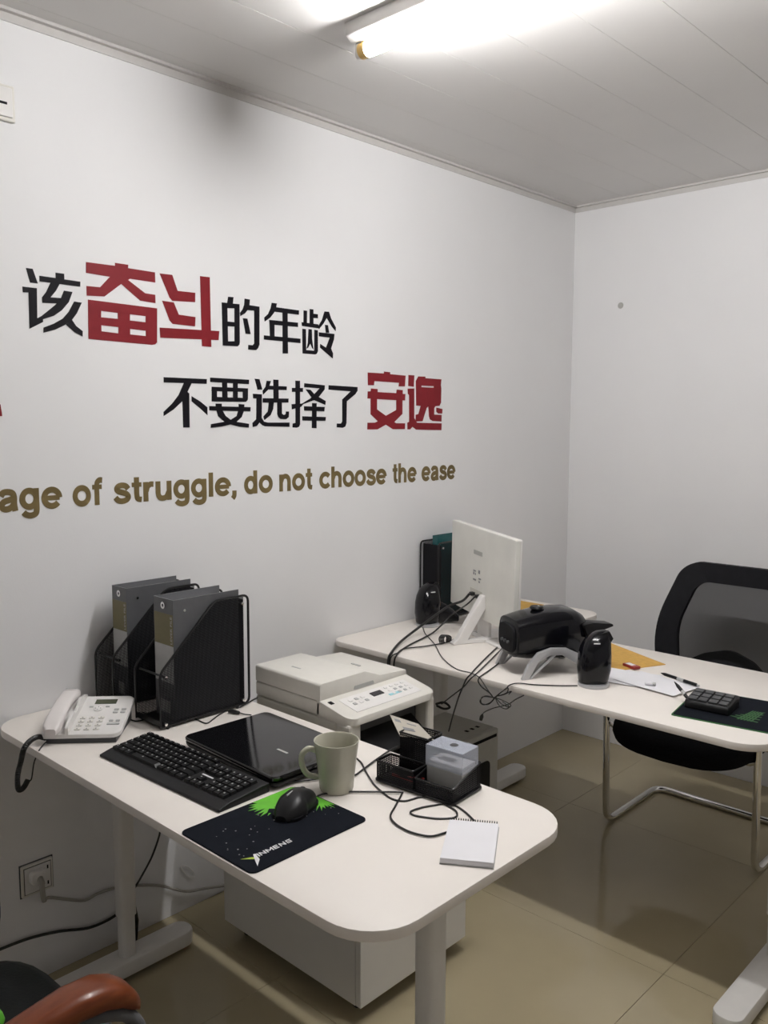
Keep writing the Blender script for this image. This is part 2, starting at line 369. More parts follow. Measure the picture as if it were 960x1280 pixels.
# ------------------------------------------------------------------ wall lettering
def character(parent, polys, holes, m):
    b = B()
    for i, poly in enumerate(polys):
        hs = [h for h in holes if min(q[0] for q in poly) < h[0][0] < max(q[0] for q in poly) and min(q[1] for q in poly) < h[0][1] < max(q[1] for q in poly)] if i == len(polys) - 1 or holes else []
        hs = [h for h in hs if (max(q[0] for q in poly) - min(q[0] for q in poly)) > .08]
        b.prism(poly, 0.0, 0.0011 + .00008 * i, 'x', holes=hs)
    return part(b, 'character', m, parent, W=True)
l1 = thing('wall_lettering', 'upper row of black and large red Chinese characters on the wall', 'lettering', (0, -1.9, 1.75), group='wall slogan')
CH1 = [([[(-2.593,1.882),(-2.576,1.882),(-2.564,1.847),(-2.584,1.847)],[(-2.604,1.835),(-2.567,1.835),(-2.569,1.76),(-2.555,1.768),(-2.554,1.752),(-2.59,1.732),(-2.589,1.822),(-2.603,1.821)],[(-2.516,1.88),(-2.493,1.88),(-2.493,1.866),(-2.516,1.866)],[(-2.559,1.867),(-2.449,1.865),(-2.45,1.852),(-2.559,1.853)],[(-2.53,1.854),(-2.506,1.853),(-2.517,1.834),(-2.532,1.816),(-2.504,1.817),(-2.504,1.803),(-2.554,1.8),(-2.554,1.814),(-2.543,1.828)],[(-2.495,1.837),(-2.472,1.836),(-2.483,1.809),(-2.503,1.786),(-2.525,1.77),(-2.554,1.759),(-2.556,1.768),(-2.545,1.777),(-2.52,1.798),(-2.504,1.817)],[(-2.468,1.812),(-2.447,1.811),(-2.462,1.782),(-2.476,1.764),(-2.498,1.748),(-2.523,1.735),(-2.554,1.725),(-2.553,1.738),(-2.526,1.75),(-2.501,1.765),(-2.484,1.784)],[(-2.476,1.764),(-2.465,1.749),(-2.447,1.737),(-2.448,1.723),(-2.47,1.733),(-2.493,1.751)]], [], INK), ([[(-2.431,1.918),(-2.347,1.919),(-2.347,1.927),(-2.307,1.927),(-2.308,1.918),(-2.224,1.917),(-2.224,1.889),(-2.303,1.89),(-2.309,1.886),(-2.257,1.856),(-2.225,1.855),(-2.225,1.832),(-2.273,1.834),(-2.33,1.873),(-2.381,1.834),(-2.432,1.831),(-2.432,1.856),(-2.393,1.857),(-2.363,1.888),(-2.432,1.89)],[(-2.429,1.821),(-2.22,1.818),(-2.223,1.723),(-2.229,1.717),(-2.239,1.715),(-2.431,1.718)]], [[(-2.392,1.795),(-2.343,1.794),(-2.343,1.778),(-2.393,1.778)],[(-2.306,1.794),(-2.257,1.793),(-2.258,1.776),(-2.307,1.777)],[(-2.393,1.757),(-2.342,1.756),(-2.343,1.739),(-2.393,1.741)],[(-2.307,1.754),(-2.258,1.753),(-2.258,1.738),(-2.307,1.739)]], RED), ([[(-2.209,1.916),(-2.168,1.917),(-2.151,1.874),(-2.091,1.875),(-2.092,1.848),(-2.169,1.844),(-2.178,1.852)],[(-2.203,1.841),(-2.165,1.84),(-2.149,1.807),(-2.092,1.805),(-2.094,1.778),(-2.17,1.779),(-2.18,1.788)],[(-2.073,1.925),(-2.039,1.926),(-2.038,1.722),(-2.071,1.722)],[(-2.213,1.765),(-2.008,1.771),(-2.011,1.744),(-2.212,1.737)]], [], RED), ([[(-1.973,1.876),(-1.953,1.877),(-1.956,1.856),(-1.977,1.857)],[(-1.997,1.857),(-1.931,1.858),(-1.931,1.845),(-1.996,1.841)],[(-1.997,1.857),(-1.977,1.857),(-1.976,1.731),(-1.996,1.729)],[(-1.95,1.856),(-1.931,1.858),(-1.932,1.742),(-1.934,1.735),(-1.941,1.73),(-1.952,1.73)],[(-1.978,1.802),(-1.95,1.802),(-1.95,1.789),(-1.979,1.788)],[(-1.996,1.741),(-1.948,1.745),(-1.933,1.738),(-1.941,1.73),(-1.996,1.729)],[(-1.911,1.877),(-1.891,1.876),(-1.893,1.859),(-1.901,1.843),(-1.911,1.832),(-1.928,1.823),(-1.929,1.832),(-1.919,1.844),(-1.913,1.858)],[(-1.898,1.859),(-1.854,1.858),(-1.854,1.845),(-1.901,1.843)],[(-1.874,1.856),(-1.854,1.858),(-1.856,1.741),(-1.861,1.73),(-1.869,1.723),(-1.9,1.723),(-1.899,1.737),(-1.882,1.737),(-1.876,1.743)],[(-1.919,1.817),(-1.902,1.817),(-1.89,1.771),(-1.909,1.771)]], [], INK), ([[(-1.804,1.875),(-1.783,1.875),(-1.786,1.863),(-1.795,1.845),(-1.811,1.828),(-1.833,1.814),(-1.835,1.826),(-1.819,1.839),(-1.809,1.857)],[(-1.789,1.863),(-1.69,1.862),(-1.691,1.848),(-1.794,1.848)],[(-1.815,1.821),(-1.695,1.822),(-1.695,1.808),(-1.814,1.807)],[(-1.814,1.821),(-1.794,1.821),(-1.794,1.767),(-1.813,1.765)],[(-1.837,1.771),(-1.685,1.771),(-1.685,1.757),(-1.837,1.758)],[(-1.76,1.859),(-1.739,1.859),(-1.739,1.72),(-1.761,1.719)]], [], INK), ([[(-1.67,1.864),(-1.655,1.864),(-1.656,1.823),(-1.671,1.823)],[(-1.643,1.871),(-1.627,1.871),(-1.627,1.822),(-1.644,1.822)],[(-1.627,1.857),(-1.607,1.857),(-1.607,1.844),(-1.627,1.843)],[(-1.679,1.825),(-1.605,1.824),(-1.605,1.811),(-1.678,1.813)],[(-1.676,1.804),(-1.661,1.804),(-1.66,1.725),(-1.676,1.724)],[(-1.676,1.736),(-1.624,1.736),(-1.623,1.805),(-1.608,1.804),(-1.608,1.735),(-1.613,1.727),(-1.62,1.724),(-1.676,1.724)],[(-1.649,1.805),(-1.635,1.805),(-1.634,1.773),(-1.628,1.74),(-1.634,1.745),(-1.642,1.759),(-1.652,1.744),(-1.658,1.741),(-1.652,1.761)],[(-1.577,1.869),(-1.557,1.87),(-1.547,1.848),(-1.525,1.82),(-1.526,1.808),(-1.543,1.821),(-1.567,1.849),(-1.582,1.829),(-1.602,1.809),(-1.606,1.817),(-1.589,1.839)],[(-1.575,1.825),(-1.562,1.825),(-1.556,1.8),(-1.571,1.799)],[(-1.603,1.798),(-1.532,1.798),(-1.534,1.78),(-1.548,1.748),(-1.539,1.732),(-1.54,1.715),(-1.598,1.748),(-1.597,1.76),(-1.571,1.749),(-1.553,1.784),(-1.603,1.785)]], [], INK)]
for pl_, hl_, mm in CH1: character(l1, pl_, hl_, mm)
l2 = thing('wall_lettering', 'lower row of Chinese characters on the wall, ending in two red ones', 'lettering', (0, -1.5, 1.5), group='wall slogan')
CH2 = [([[(-2.204,1.626),(-2.056,1.626),(-2.057,1.612),(-2.204,1.611)],[(-2.135,1.615),(-2.11,1.612),(-2.125,1.586),(-2.119,1.582),(-2.12,1.482),(-2.142,1.482),(-2.143,1.559),(-2.174,1.534),(-2.207,1.515),(-2.207,1.527),(-2.178,1.551),(-2.155,1.577)],[(-2.111,1.574),(-2.081,1.559),(-2.056,1.542),(-2.056,1.519),(-2.082,1.539),(-2.111,1.559)]], [], INK), ([[(-2.044,1.631),(-1.898,1.63),(-1.899,1.616),(-2.044,1.618)],[(-2.001,1.622),(-1.982,1.622),(-1.981,1.564),(-2.001,1.564)],[(-1.96,1.623),(-1.942,1.621),(-1.943,1.565),(-1.961,1.565)],[(-2.039,1.604),(-1.903,1.603),(-1.904,1.592),(-2.04,1.591)],[(-2.039,1.574),(-1.904,1.573),(-1.905,1.567),(-1.912,1.561),(-2.04,1.56)],[(-2.039,1.604),(-2.02,1.603),(-2.021,1.561),(-2.04,1.56)],[(-1.923,1.603),(-1.903,1.603),(-1.904,1.571),(-1.912,1.563),(-1.924,1.563)],[(-2.049,1.546),(-1.894,1.545),(-1.895,1.532),(-2.049,1.533)],[(-2.026,1.554),(-2.004,1.554),(-2.003,1.536),(-1.99,1.517),(-1.971,1.505),(-1.948,1.517),(-1.939,1.54),(-1.94,1.554),(-1.918,1.553),(-1.92,1.534),(-1.929,1.514),(-1.949,1.499),(-1.901,1.493),(-1.902,1.481),(-1.938,1.484),(-1.972,1.491),(-2.004,1.485),(-2.045,1.481),(-2.044,1.492),(-1.994,1.499),(-2.017,1.516),(-2.025,1.539)]], [], INK), ([[(-1.876,1.634),(-1.857,1.633),(-1.846,1.601),(-1.865,1.6)],[(-1.884,1.587),(-1.848,1.586),(-1.85,1.512),(-1.841,1.5),(-1.826,1.497),(-1.735,1.497),(-1.735,1.483),(-1.837,1.485),(-1.848,1.489),(-1.859,1.497),(-1.87,1.486),(-1.886,1.483),(-1.887,1.496),(-1.872,1.507),(-1.87,1.572),(-1.883,1.573)],[(-1.828,1.629),(-1.811,1.629),(-1.822,1.602),(-1.843,1.585),(-1.845,1.597),(-1.833,1.61)],[(-1.824,1.614),(-1.745,1.614),(-1.746,1.602),(-1.824,1.602)],[(-1.801,1.634),(-1.78,1.634),(-1.78,1.571),(-1.801,1.571)],[(-1.845,1.574),(-1.738,1.575),(-1.739,1.562),(-1.845,1.56)],[(-1.82,1.563),(-1.8,1.563),(-1.803,1.541),(-1.814,1.521),(-1.839,1.505),(-1.843,1.516),(-1.825,1.532)],[(-1.786,1.564),(-1.767,1.564),(-1.767,1.526),(-1.759,1.521),(-1.751,1.524),(-1.749,1.533),(-1.737,1.533),(-1.738,1.515),(-1.749,1.508),(-1.773,1.509),(-1.782,1.515),(-1.786,1.524)]], [], INK), ([[(-1.708,1.634),(-1.688,1.634),(-1.689,1.491),(-1.694,1.483),(-1.704,1.48),(-1.722,1.481),(-1.721,1.494),(-1.709,1.496)],[(-1.723,1.61),(-1.675,1.611),(-1.676,1.598),(-1.723,1.597)],[(-1.725,1.557),(-1.679,1.56),(-1.643,1.577),(-1.601,1.612),(-1.67,1.614),(-1.669,1.627),(-1.577,1.623),(-1.578,1.609),(-1.605,1.583),(-1.573,1.57),(-1.575,1.557),(-1.626,1.572),(-1.675,1.558),(-1.684,1.549),(-1.724,1.54)],[(-1.663,1.607),(-1.642,1.606),(-1.624,1.591),(-1.639,1.582)],[(-1.635,1.562),(-1.615,1.562),(-1.616,1.478),(-1.637,1.479)],[(-1.671,1.551),(-1.578,1.55),(-1.58,1.535),(-1.671,1.537)],[(-1.679,1.518),(-1.573,1.516),(-1.575,1.503),(-1.679,1.504)]], [], INK), ([[(-1.559,1.624),(-1.42,1.622),(-1.42,1.609),(-1.431,1.597),(-1.473,1.571),(-1.475,1.495),(-1.481,1.483),(-1.494,1.479),(-1.522,1.481),(-1.521,1.494),(-1.501,1.494),(-1.495,1.501),(-1.495,1.577),(-1.454,1.606),(-1.56,1.609)]], [], INK), ([[(-1.369,1.675),(-1.285,1.675),(-1.284,1.682),(-1.252,1.681),(-1.252,1.674),(-1.167,1.672),(-1.171,1.632),(-1.205,1.631),(-1.203,1.644),(-1.335,1.646),(-1.337,1.631),(-1.368,1.63)],[(-1.369,1.608),(-1.354,1.609),(-1.352,1.619),(-1.318,1.618),(-1.318,1.607),(-1.218,1.606),(-1.216,1.619),(-1.183,1.618),(-1.183,1.604),(-1.168,1.604),(-1.17,1.58),(-1.184,1.58),(-1.184,1.53),(-1.229,1.499),(-1.217,1.495),(-1.169,1.495),(-1.17,1.473),(-1.235,1.473),(-1.274,1.49),(-1.318,1.473),(-1.371,1.473),(-1.37,1.497),(-1.332,1.497),(-1.316,1.502),(-1.354,1.527),(-1.354,1.583),(-1.37,1.583)]], [[(-1.321,1.582),(-1.218,1.58),(-1.218,1.544),(-1.274,1.522),(-1.321,1.545)]], RED), ([[(-1.151,1.675),(-1.118,1.675),(-1.121,1.632),(-1.152,1.634)],[(-1.155,1.624),(-1.118,1.626),(-1.117,1.515),(-1.101,1.497),(-0.954,1.495),(-0.955,1.468),(-1.106,1.471),(-1.127,1.482),(-1.14,1.472),(-1.155,1.472),(-1.156,1.497),(-1.146,1.501),(-1.147,1.6),(-1.154,1.605)],[(-1.095,1.672),(-1.054,1.673),(-1.054,1.667),(-0.958,1.666),(-0.961,1.644),(-0.958,1.63),(-0.959,1.576),(-0.968,1.563),(-0.993,1.561),(-1.0,1.554),(-1.0,1.529),(-0.955,1.528),(-0.955,1.502),(-1.009,1.504),(-1.025,1.51),(-1.031,1.522),(-1.035,1.56),(-1.045,1.554),(-1.069,1.503),(-1.109,1.502),(-1.109,1.527),(-1.093,1.53),(-1.08,1.561),(-1.106,1.562),(-1.109,1.654)],[(-0.987,1.556),(-0.95,1.551),(-0.951,1.533),(-0.976,1.533),(-0.987,1.54)]], [[(-1.077,1.638),(-1.003,1.638),(-1.004,1.632),(-1.077,1.632)],[(-1.076,1.602),(-1.045,1.603),(-1.046,1.588),(-1.075,1.588)],[(-1.016,1.603),(-0.987,1.603),(-0.988,1.588),(-1.016,1.588)]], RED)]
for pl_, hl_, mm in CH2: character(l2, pl_, hl_, mm)
l3 = thing('wall_lettering', 'gold English slogan line on the wall below the Chinese characters', 'lettering', (0, -1.8, 1.27), group='wall slogan')
BASEZ = 1.2725; XH = .0555; ASC = .0715
WORDS = [('age', -2.688, -2.52), ('of', -2.491, -2.398), ('struggle,', -2.374, -1.953), ('do', -1.923, -1.808),
         ('not', -1.78, -1.63), ('choose', -1.604, -1.269), ('the', -1.243, -1.101), ('ease', -1.072, -0.864)]
def ell(cx, cy, rx, ry, a0, a1, n=22): return [(cx + rx * math.cos(math.radians(a0 + (a1 - a0) * k / n)), cy + ry * math.sin(math.radians(a0 + (a1 - a0) * k / n))) for k in range(n + 1)]
def bez(pts, n=5): return [(v.x, v.y) for v in smooth_path([(x, y, 0) for x, y in pts], n)]
SW = .285
GLYPH = {   # stroke centre lines in units of the x-height, then advance
 'o': ([ell(.53, .5, .40, .385, 0, 360, 32)], 1.12), 'e': ([ell(.53, .5, .40, .385, -38, -360, 28), [(.14, .5), (.93, .5)]], 1.10),
 'c': ([ell(.53, .5, .40, .385, 38, 322, 26)], 1.04),
 'a': ([bez([(.15, .70), (.27, .86), (.50, .89), (.72, .82), (.79, .62), (.79, .30), (.83, .0)]), bez([(.79, .58), (.55, .52), (.30, .45), (.17, .28), (.26, .13), (.46, .11), (.67, .2), (.79, .38)])], 1.06),
 'g': ([ell(.48, .52, .35, .375, 0, 360, 30), bez([(.83, 1.0), (.83, .5), (.83, .0), (.76, -.19), (.52, -.26), (.28, -.20), (.17, -.09)])], 1.10),
 'd': ([ell(.48, .5, .35, .385, 0, 360, 30), [(.84, 0), (.84, 1.32)]], 1.12),
 'u': ([bez([(.17, 1.0), (.17, .6), (.18, .32), (.28, .15), (.47, .11), (.66, .18), (.80, .42)]), [(.83, 0), (.83, 1.0)]], 1.10),
 'n': ([[(.17, 0), (.17, 1.0)], bez([(.19, .58), (.32, .82), (.54, .89), (.74, .80), (.82, .60), (.82, .3), (.82, 0)])], 1.10),
 'h': ([[(.17, 0), (.17, 1.32)], bez([(.19, .58), (.32, .82), (.54, .89), (.74, .80), (.82, .60), (.82, .3), (.82, 0)])], 1.10),
 'r': ([[(.17, 0), (.17, 1.0)], bez([(.19, .52), (.28, .76), (.44, .87), (.62, .87)])], .72),
 's': ([bez([(.83, .70), (.70, .85), (.48, .90), (.27, .84), (.20, .71), (.30, .60), (.50, .535), (.72, .46), (.83, .31), (.73, .16), (.48, .10), (.25, .16), (.12, .31)])], 1.0),
 't': ([bez([(.31, 1.27), (.31, .8), (.31, .38), (.37, .17), (.58, .12)]), [(.04, .89), (.58, .89)]], .66),
 'f': ([bez([(.66, 1.21), (.50, 1.22), (.36, 1.12), (.32, .92), (.32, .5), (.32, 0)]), [(.05, .89), (.62, .89)]], .66),
 'l': ([[(.17, 0), (.17, 1.32)]], .44), ',': ([bez([(.20, .25), (.20, .08), (.18, -.06), (.08, -.19)])], .42)}
def stroke(b, pts, w, f, d0, d1):
    closed = (Vector(pts[0]) - Vector(pts[-1])).length < 1e-4
    P_ = [Vector(q) for q in (pts[:-1] if closed else pts)]; n = len(P_); L_, R_ = [], []
    for i in range(n):
        t = (P_[(i + 1) % n] - P_[i - 1]) if closed else P_[min(i + 1, n - 1)] - P_[max(i - 1, 0)]
        t.normalize(); q = Vector((-t.y, t.x)) * w / 2
        L_.append(P_[i] + q); R_.append(P_[i] - q)
    rings = [[(d0, *f(l)), (d1, *f(l)), (d1, *f(r)), (d0, *f(r))] for l, r in zip(L_, R_)]
    b._skin([[b.bm.verts.new(v) for v in r] for r in rings], closed, not closed)
for w, y0, y1 in WORDS:
    pen_x = 0; lay = []
    for ch in w: lay.append((ch, pen_x)); pen_x += GLYPH[ch][1]
    xs = [x + px_ for ch, px_ in lay for st_ in GLYPH[ch][0] for x, _ in st_]
    xa, xb = min(xs) - SW / 2, max(xs) + SW / 2
    if w[-1] in 'ec' or w[0] in 'aeco': pass
    sx = (y1 - y0) / (xb - xa)
    for ch, px_ in lay:
        b = B()
        for k, st_ in enumerate(GLYPH[ch][0]):
            hor = len(st_) == 2 and abs(st_[0][1] - st_[1][1]) < .01
            stroke(b, st_, SW * (.80 if hor else 1.0), lambda v: (y0 + (v.x + px_ - xa) * sx, BASEZ + v.y * XH), 0.0, .0011 + .00012 * k)
        part(b, 'letter', GOLD, l3, W=True)
single(B().prism([(-2.784,1.568),(-2.683,1.551),(-2.672,1.54),(-2.67,1.524),(-2.669,1.512),(-2.787,1.504)], 0.0, .003, 'x'), 'wall_lettering', RED, 'red stroke of a character cut by the left edge of the photo', 'lettering', group='wall slogan', origin=(0, -2.75, 1.5))

# ------------------------------------------------------------------ wall fittings
sw = thing('wall_switch', 'white switch plate high on the wall near the ceiling', 'switch', (0, -2.65, 2.268))
part(B().box(0, .008, -2.692, -2.607, 2.225, 2.311, bev=.003), 'plate', IVORY, sw, W=True)
part(B().box(.008, .013, -2.684, -2.615, 2.234, 2.303, bev=.002), 'rocker', WHITEP, sw, W=True)
part(B().box(.013, .0136, -2.648, -2.629, 2.262, 2.268), 'tick_mark', INK, sw, W=True)
ol = thing('wall_socket', 'white wall socket plate low on the wall behind the near desk', 'socket', (0, -2.63, .29))
part(B().box(0, .009, -2.674, -2.588, .247, .333, bev=.003), 'plate', IVORY, ol, W=True)
part(B().box(0, .0025, -2.6765, -2.5855, .2445, .3355), 'shadow_rim', DARKGREY, ol, W=True)  # dark sheet just wider than the plate, paints the shadow line around it
part(B().box(.009, .0094, -2.668, -2.594, .253, .327), 'panel_gap', DARKGREY, ol, W=True)
part(B().box(.009, .0115, -2.666, -2.596, .255, .325, bev=.001), 'inner_panel', WHITEP, ol, W=True)
for z in (.268, .312):
    part(B().box(.0115, .0119, -2.606, -2.602, z - .005, z + .005), 'pin_slot', INK, ol, W=True)
pg = thing('power_plug', 'white power plug with a grey cord pushed into the wall socket', 'plug', (.0115, -2.635, .30))
part(B().prism(fillet([(-2.658, .283), (-2.612, .283), (-2.612, .318), (-2.658, .318)], .012), .0118, .034, 'x', bev=.004), 'plug_body', WHITEP, pg, W=True, smooth=True)
part(B().tube(smooth_path([(.03, -2.635, .298), (.046, -2.637, .288), (.05, -2.637, .262), (.045, -2.632, .24)], 5), [.009] * 6 + [.007] * 10, 8), 'strain_relief', GCABLE, pg, W=True, smooth=True)
part(B().tube(smooth_path([(.045, -2.632, .242)] + [(0.03,-2.61,0.234),(0.02,-2.562,0.205),(0.012,-2.503,0.174),(0.012,-2.464,0.177),(0.012,-2.42,0.173),(0.012,-2.357,0.157),(0.012,-2.265,0.119),(0.012,-2.177,0.065),(0.012,-2.101,0.044),(0.012,-2.003,0.015)], 5), .0042, 6), 'cord', GCABLE, pg, W=True, smooth=True)
single(B().lathe([(.006, 0), (.014, .001), (.012, .003), (.005, .0035), (.005, .008), (.002, .009)], seg=16).xf(Matrix.Translation((.244, -.0, 2.021)) @ Matrix.Rotation(PI / 2, 4, 'X')), 'wall_anchor', mat('wall_anchor', (0.45, 0.44, 0.42), .5), 'small grey screw anchor high on the back wall', 'screw', smooth=True, origin=(.244, 0, 2.021))
single(B().tube(smooth_path([(0.004,-2.187,0.146),(0.004,-2.167,0.138),(0.004,-2.144,0.114),(0.004,-2.139,0.096),(0.004,-2.151,0.098),(0.004,-2.173,0.12)], 5, closed=True), .0018, 5, closed=True), 'cable_tie', WHITEP, 'thin white loop of cable tie on the wall under the near desk', 'cable tie', smooth=True)

# ------------------------------------------------------------------ desks
def superellipse(cx, cy, a, b, z, n=20, e=3.2):
    o = []
    for k in range(n):
        t = 2 * PI * k / n; c, s = math.cos(t), math.sin(t)
        o.append((cx + a * math.copysign(abs(c) ** (2 / e), c), cy + b * math.copysign(abs(s) ** (2 / e), s), z))
    return o
def desk_leg(d, x, yc, y0, y1, zt):
    part(B().loft([superellipse(x, yc, .0242, .0242, z) for z in (.17, zt)]), 'leg', LEGM, d, W=True, smooth=True)
    part(B().loft([superellipse(x, yc, .0205, .0205, z) for z in (.045, .175)]), 'inner_post', LEGM, d, W=True, smooth=True)
    part(B().prism(fillet(rect(x - .038, x + .038, y0, y1), .034, 6), .012, .055, bev=.006), 'foot', LEGM, d, W=True, smooth=True)
    for yy in (y0 + .04, y1 - .04):
        part(B().lathe([(.012, 0), (.014, .004), (.010, .013)], x, yy, 12), 'foot_pad', RUBBER, d, W=True)
    part(B().box(x - .035, x + .035, yc - .20, yc + .20, zt - .004, T - .0195, bev=.002), 'bracket', LEGM, d, W=True)
    part(B().lathe([(.003, 0), (.003, .004)], seg=8).xf(Matrix.Translation((x - .004, yc - .0245, .62)) @ Matrix.Rotation(PI / 2, 4, 'X')), 'screw', DARKGREY, d, W=True)
D1 = (0.004, 1.354, -2.735, -2.168)
d1 = thing('office_desk', 'near white desk with rounded corners carrying the laptop, keyboard and telephone', 'desk', (.68, -2.45, 0), group='white office desks')
part(B().prism(fillet(rect(*D1), [.085, .10, .10, .02], 8), T - .019, T, bev=.0015), 'desk_top', LAMI, d1, W=True, smooth=True)
desk_leg(d1, .148, -2.455, -2.70, -2.255, T - .035)
desk_leg(d1, 1.232, -2.46, -2.70, -2.255, T - .035)
part(B().box(.177, 1.203, -2.475, -2.445, .66, .70, bev=.002), 'crossbar', LEGM, d1, W=True)
D2 = (0.004, 1.49, -1.56, -0.913)
d2 = thing('office_desk', 'far white desk with rounded corners carrying the monitor and speakers', 'desk', (.75, -1.24, 0), group='white office desks')
part(B().prism(fillet(rect(*D2), [.05, .09, .09, .02], 8), T - .019, T, bev=.0015), 'desk_top', LAMI, d2, W=True, smooth=True)
part(B().prism(fillet(rect(.004, .485, D2[3] + .001, -0.509), [.005, .005, .075, .02], 8), T - .019, T, bev=.0015), 'side_top', LAMI, d2, W=True, smooth=True)
desk_leg(d2, 1.432, -1.235, -1.585, -.90, T - .035)
desk_leg(d2, .178, -1.16, -1.50, -.615, T - .035)
part(B().box(.214, 1.403, -1.25, -1.22, .66, .70, bev=.002), 'crossbar', LEGM, d2, W=True)

# ------------------------------------------------------------------ cabinet under the printer
PX0, PX1, PY0, PY1 = .196, .760, -2.166, -1.745
cb = thing('mobile_cabinet', 'white cabinet on casters under the printer behind the near desk', 'cabinet', (.5, -1.99, 0))
part(B().box(PX0, PX1 - .020, PY0, PY1, .045, .548, bev=.0015), 'body', CABM, cb, W=True)
zz = [.045, .40, .548]
for k in range(2):
    f = part(B().box(PX1 - .018, PX1, PY0, PY1, zz[k] + .0015, zz[k + 1] - .0015, bev=.0015), 'drawer_front', CABM, cb, W=True)
    part(B().box(PX1 + .0, PX1 + .012, -2.05, -1.93, zz[k + 1] - .035, zz[k + 1] - .027, bev=.002), 'handle', SILVER, f, W=True)
for x in (PX0 + .05, PX1 - .06):
    for y in (PY0 + .05, PY1 - .05):
        c = part(B().box(x - .016, x + .016, y - .014, y + .014, .028, .046, bev=.003), 'caster', RUBBER, cb, W=True)
        part(B().lathe([(.006, -.011), (.018, -.011), (.0195, 0), (.018, .011), (.006, .011)], seg=18).xf(Matrix.Translation((x, y, .0195)) @ Matrix.Rotation(PI / 2, 4, 'X')), 'caster_wheel', RUBBER, c, W=True, smooth=True)

# ------------------------------------------------------------------ printer
QX0, QX1, QY0, QY1, QZ = .31, .685, -2.13, -1.797, .548
pr = thing('printer', 'white multifunction laser printer between the two desks', 'printer', (.5, -1.96, QZ))
part(B().box(QX0, QX1 - .05, QY0, QY1, QZ + .004, .742, bev=.006), 'body', IVORY, pr, W=True)
part(B().box(QX1 - .052, QX1 - .002, QY0, QY0 + .045, QZ + .004, .745, bev=.008), 'front_pillar', IVORY, pr, W=True)
part(B().box(QX1 - .052, QX1 - .002, QY1 - .03, QY1, QZ + .004, .745, bev=.008), 'front_pillar', IVORY, pr, W=True)
part(B().box(QX1 - .0505, QX1 - .047, QY0 + .045, QY1 - .03, QZ + .03, .742), 'output_bay', DARKGREY, pr, W=True)
part(B().box(QX1 - .05, QX1 + .004, QY0 + .047, QY1 - .032, QZ + .004, QZ + .06, bev=.004), 'paper_tray', DARKGREY, pr, W=True)
ty = (QY0 + .05, QY1 - .05)
part(B().prism([(QX1 - .046, .69), (QX1 - .046, .698), (QX1 + .02, .655), (QX1 + .018, .648)], ty[0], ty[1], 'y'), 'output_tray', BLK, pr, W=True)
# control panel: sloped front slab with rounded front corners
def pz(x): return .785 - (x - .575) * (.785 - .762) / (.685 - .575)
cp = B(); ol_ = fillet([(.565, QY0), (QX1 + .006, QY0), (QX1 + .006, QY1), (.565, QY1)], [0, .03, .03, 0], 6)
cp.loft([[(x, y, .742) for x, y in ol_], [(x, y, pz(x) - .002) for x, y in ol_], [(.6 + (x - .6) * .985, -1.96 + (y + 1.96) * .985, pz(x)) for x, y in ol_]])
cpo = part(cp, 'control_panel', IVORY, pr, W=True, smooth=True)
def on_panel(x0, x1, y0, y1, t, name, m, par=cpo):
    b = B(); b.loft([[(x, y, pz(x) + .0001) for x, y in rect(x0, x1, y0, y1)], [(x, y, pz(x) + t) for x, y in rect(x0, x1, y0, y1)]])
    return part(b, name, m, par, W=True)
face = on_panel(.597, .668, -2.085, -1.835, .0012, 'button_panel', WHITEP)
def pz2(x): return pz(x) + .0012
on_panel(.612, .630, -1.985, -1.945, .003, 'display', LCDD, pr)
for i in range(3):
    for j in range(2): on_panel(.612 + .018 * j, .621 + .018 * j, -2.065 + .022 * i, -2.055 + .022 * i, .003, 'button', LABELG if (i + j) % 2 else WHITEP, pr)
for i in range(4):
    for j in range(3): on_panel(.606 + .017 * j, .613 + .017 * j, -1.925 + .022 * i, -1.916 + .022 * i, .003, 'button', LABELG if (i * j) % 3 else WHITEP, pr)
on_panel(.640, .648, -1.94, -1.895, .0022, 'sticker', CYAN, pr)
on_panel(.592, .606, -2.118, -2.106, .001, 'badge', INK, pr)
# scanner body and feeder lid (profile across the width)
part(B().box(QX0, .577, QY0, QY1, .743, .782, bev=.005), 'scanner_body', IVORY, pr, W=True)
prof = fillet([(QY0, .7825), (QY1, .7825), (QY1, .799), (-1.905, .806), (-1.965, .829), (QY0, .829)], [.003, .003, .006, .01, .012, .008], 4)
part(B().prism(prof, QX0, .577, 'x', bev=.004), 'feeder_lid', IVORY, pr, W=True, smooth=True)
part(B().box(.40, .435, -2.075, -2.07, .8285, .8297), 'hinge_mark', GREYP, pr, W=True)
part(B().box(.44, .475, -1.885, -1.879, .8035, .807), 'feeder_slot', LABELG, pr, W=True)
part(B().prism(fillet([(-2.01, .787), (-1.93, .787), (-1.935, .797), (-2.005, .797)], .003, 3), .5765, .5785, 'x'), 'lid_handle', GREYP, pr, W=True)

# ------------------------------------------------------------------ computer tower under the far desk
pc = thing('computer_tower', 'grey computer tower standing under the far desk', 'computer', (.35, -1.29, 0))
CX1 = .466; CYa, CYb, CZ = -1.395, -1.188, .438
part(B().box(.222, CX1 - .02, CYa, CYb, .012, CZ, bev=.004), 'case', PCM, pc, W=True)
part(B().box(CX1 - .02, CX1, CYa, CYb, .012, CZ, bev=.006), 'front_panel', PCM, pc, W=True)
part(B().box(CX1 - .001, CX1 + .0006, CYa + .03, CYb - .012, CZ - .028, CZ - .017), 'drive_slot', INK, pc, W=True)
part(B().prism(fillet([(CYa + .03, .03), (CYb - .05, .03), (CYb - .05, CZ - .10), (CYa + .03, CZ - .10)], .02, 4), CX1 - .001, CX1 + .002, 'x'), 'front_grille', BLK, pc, W=True)
for k in range(3): part(B().box(.40, .415, -1.30 + .03 * k, -1.288 + .03 * k, CZ - .001, CZ + .0008), 'port', INK, pc, W=True)
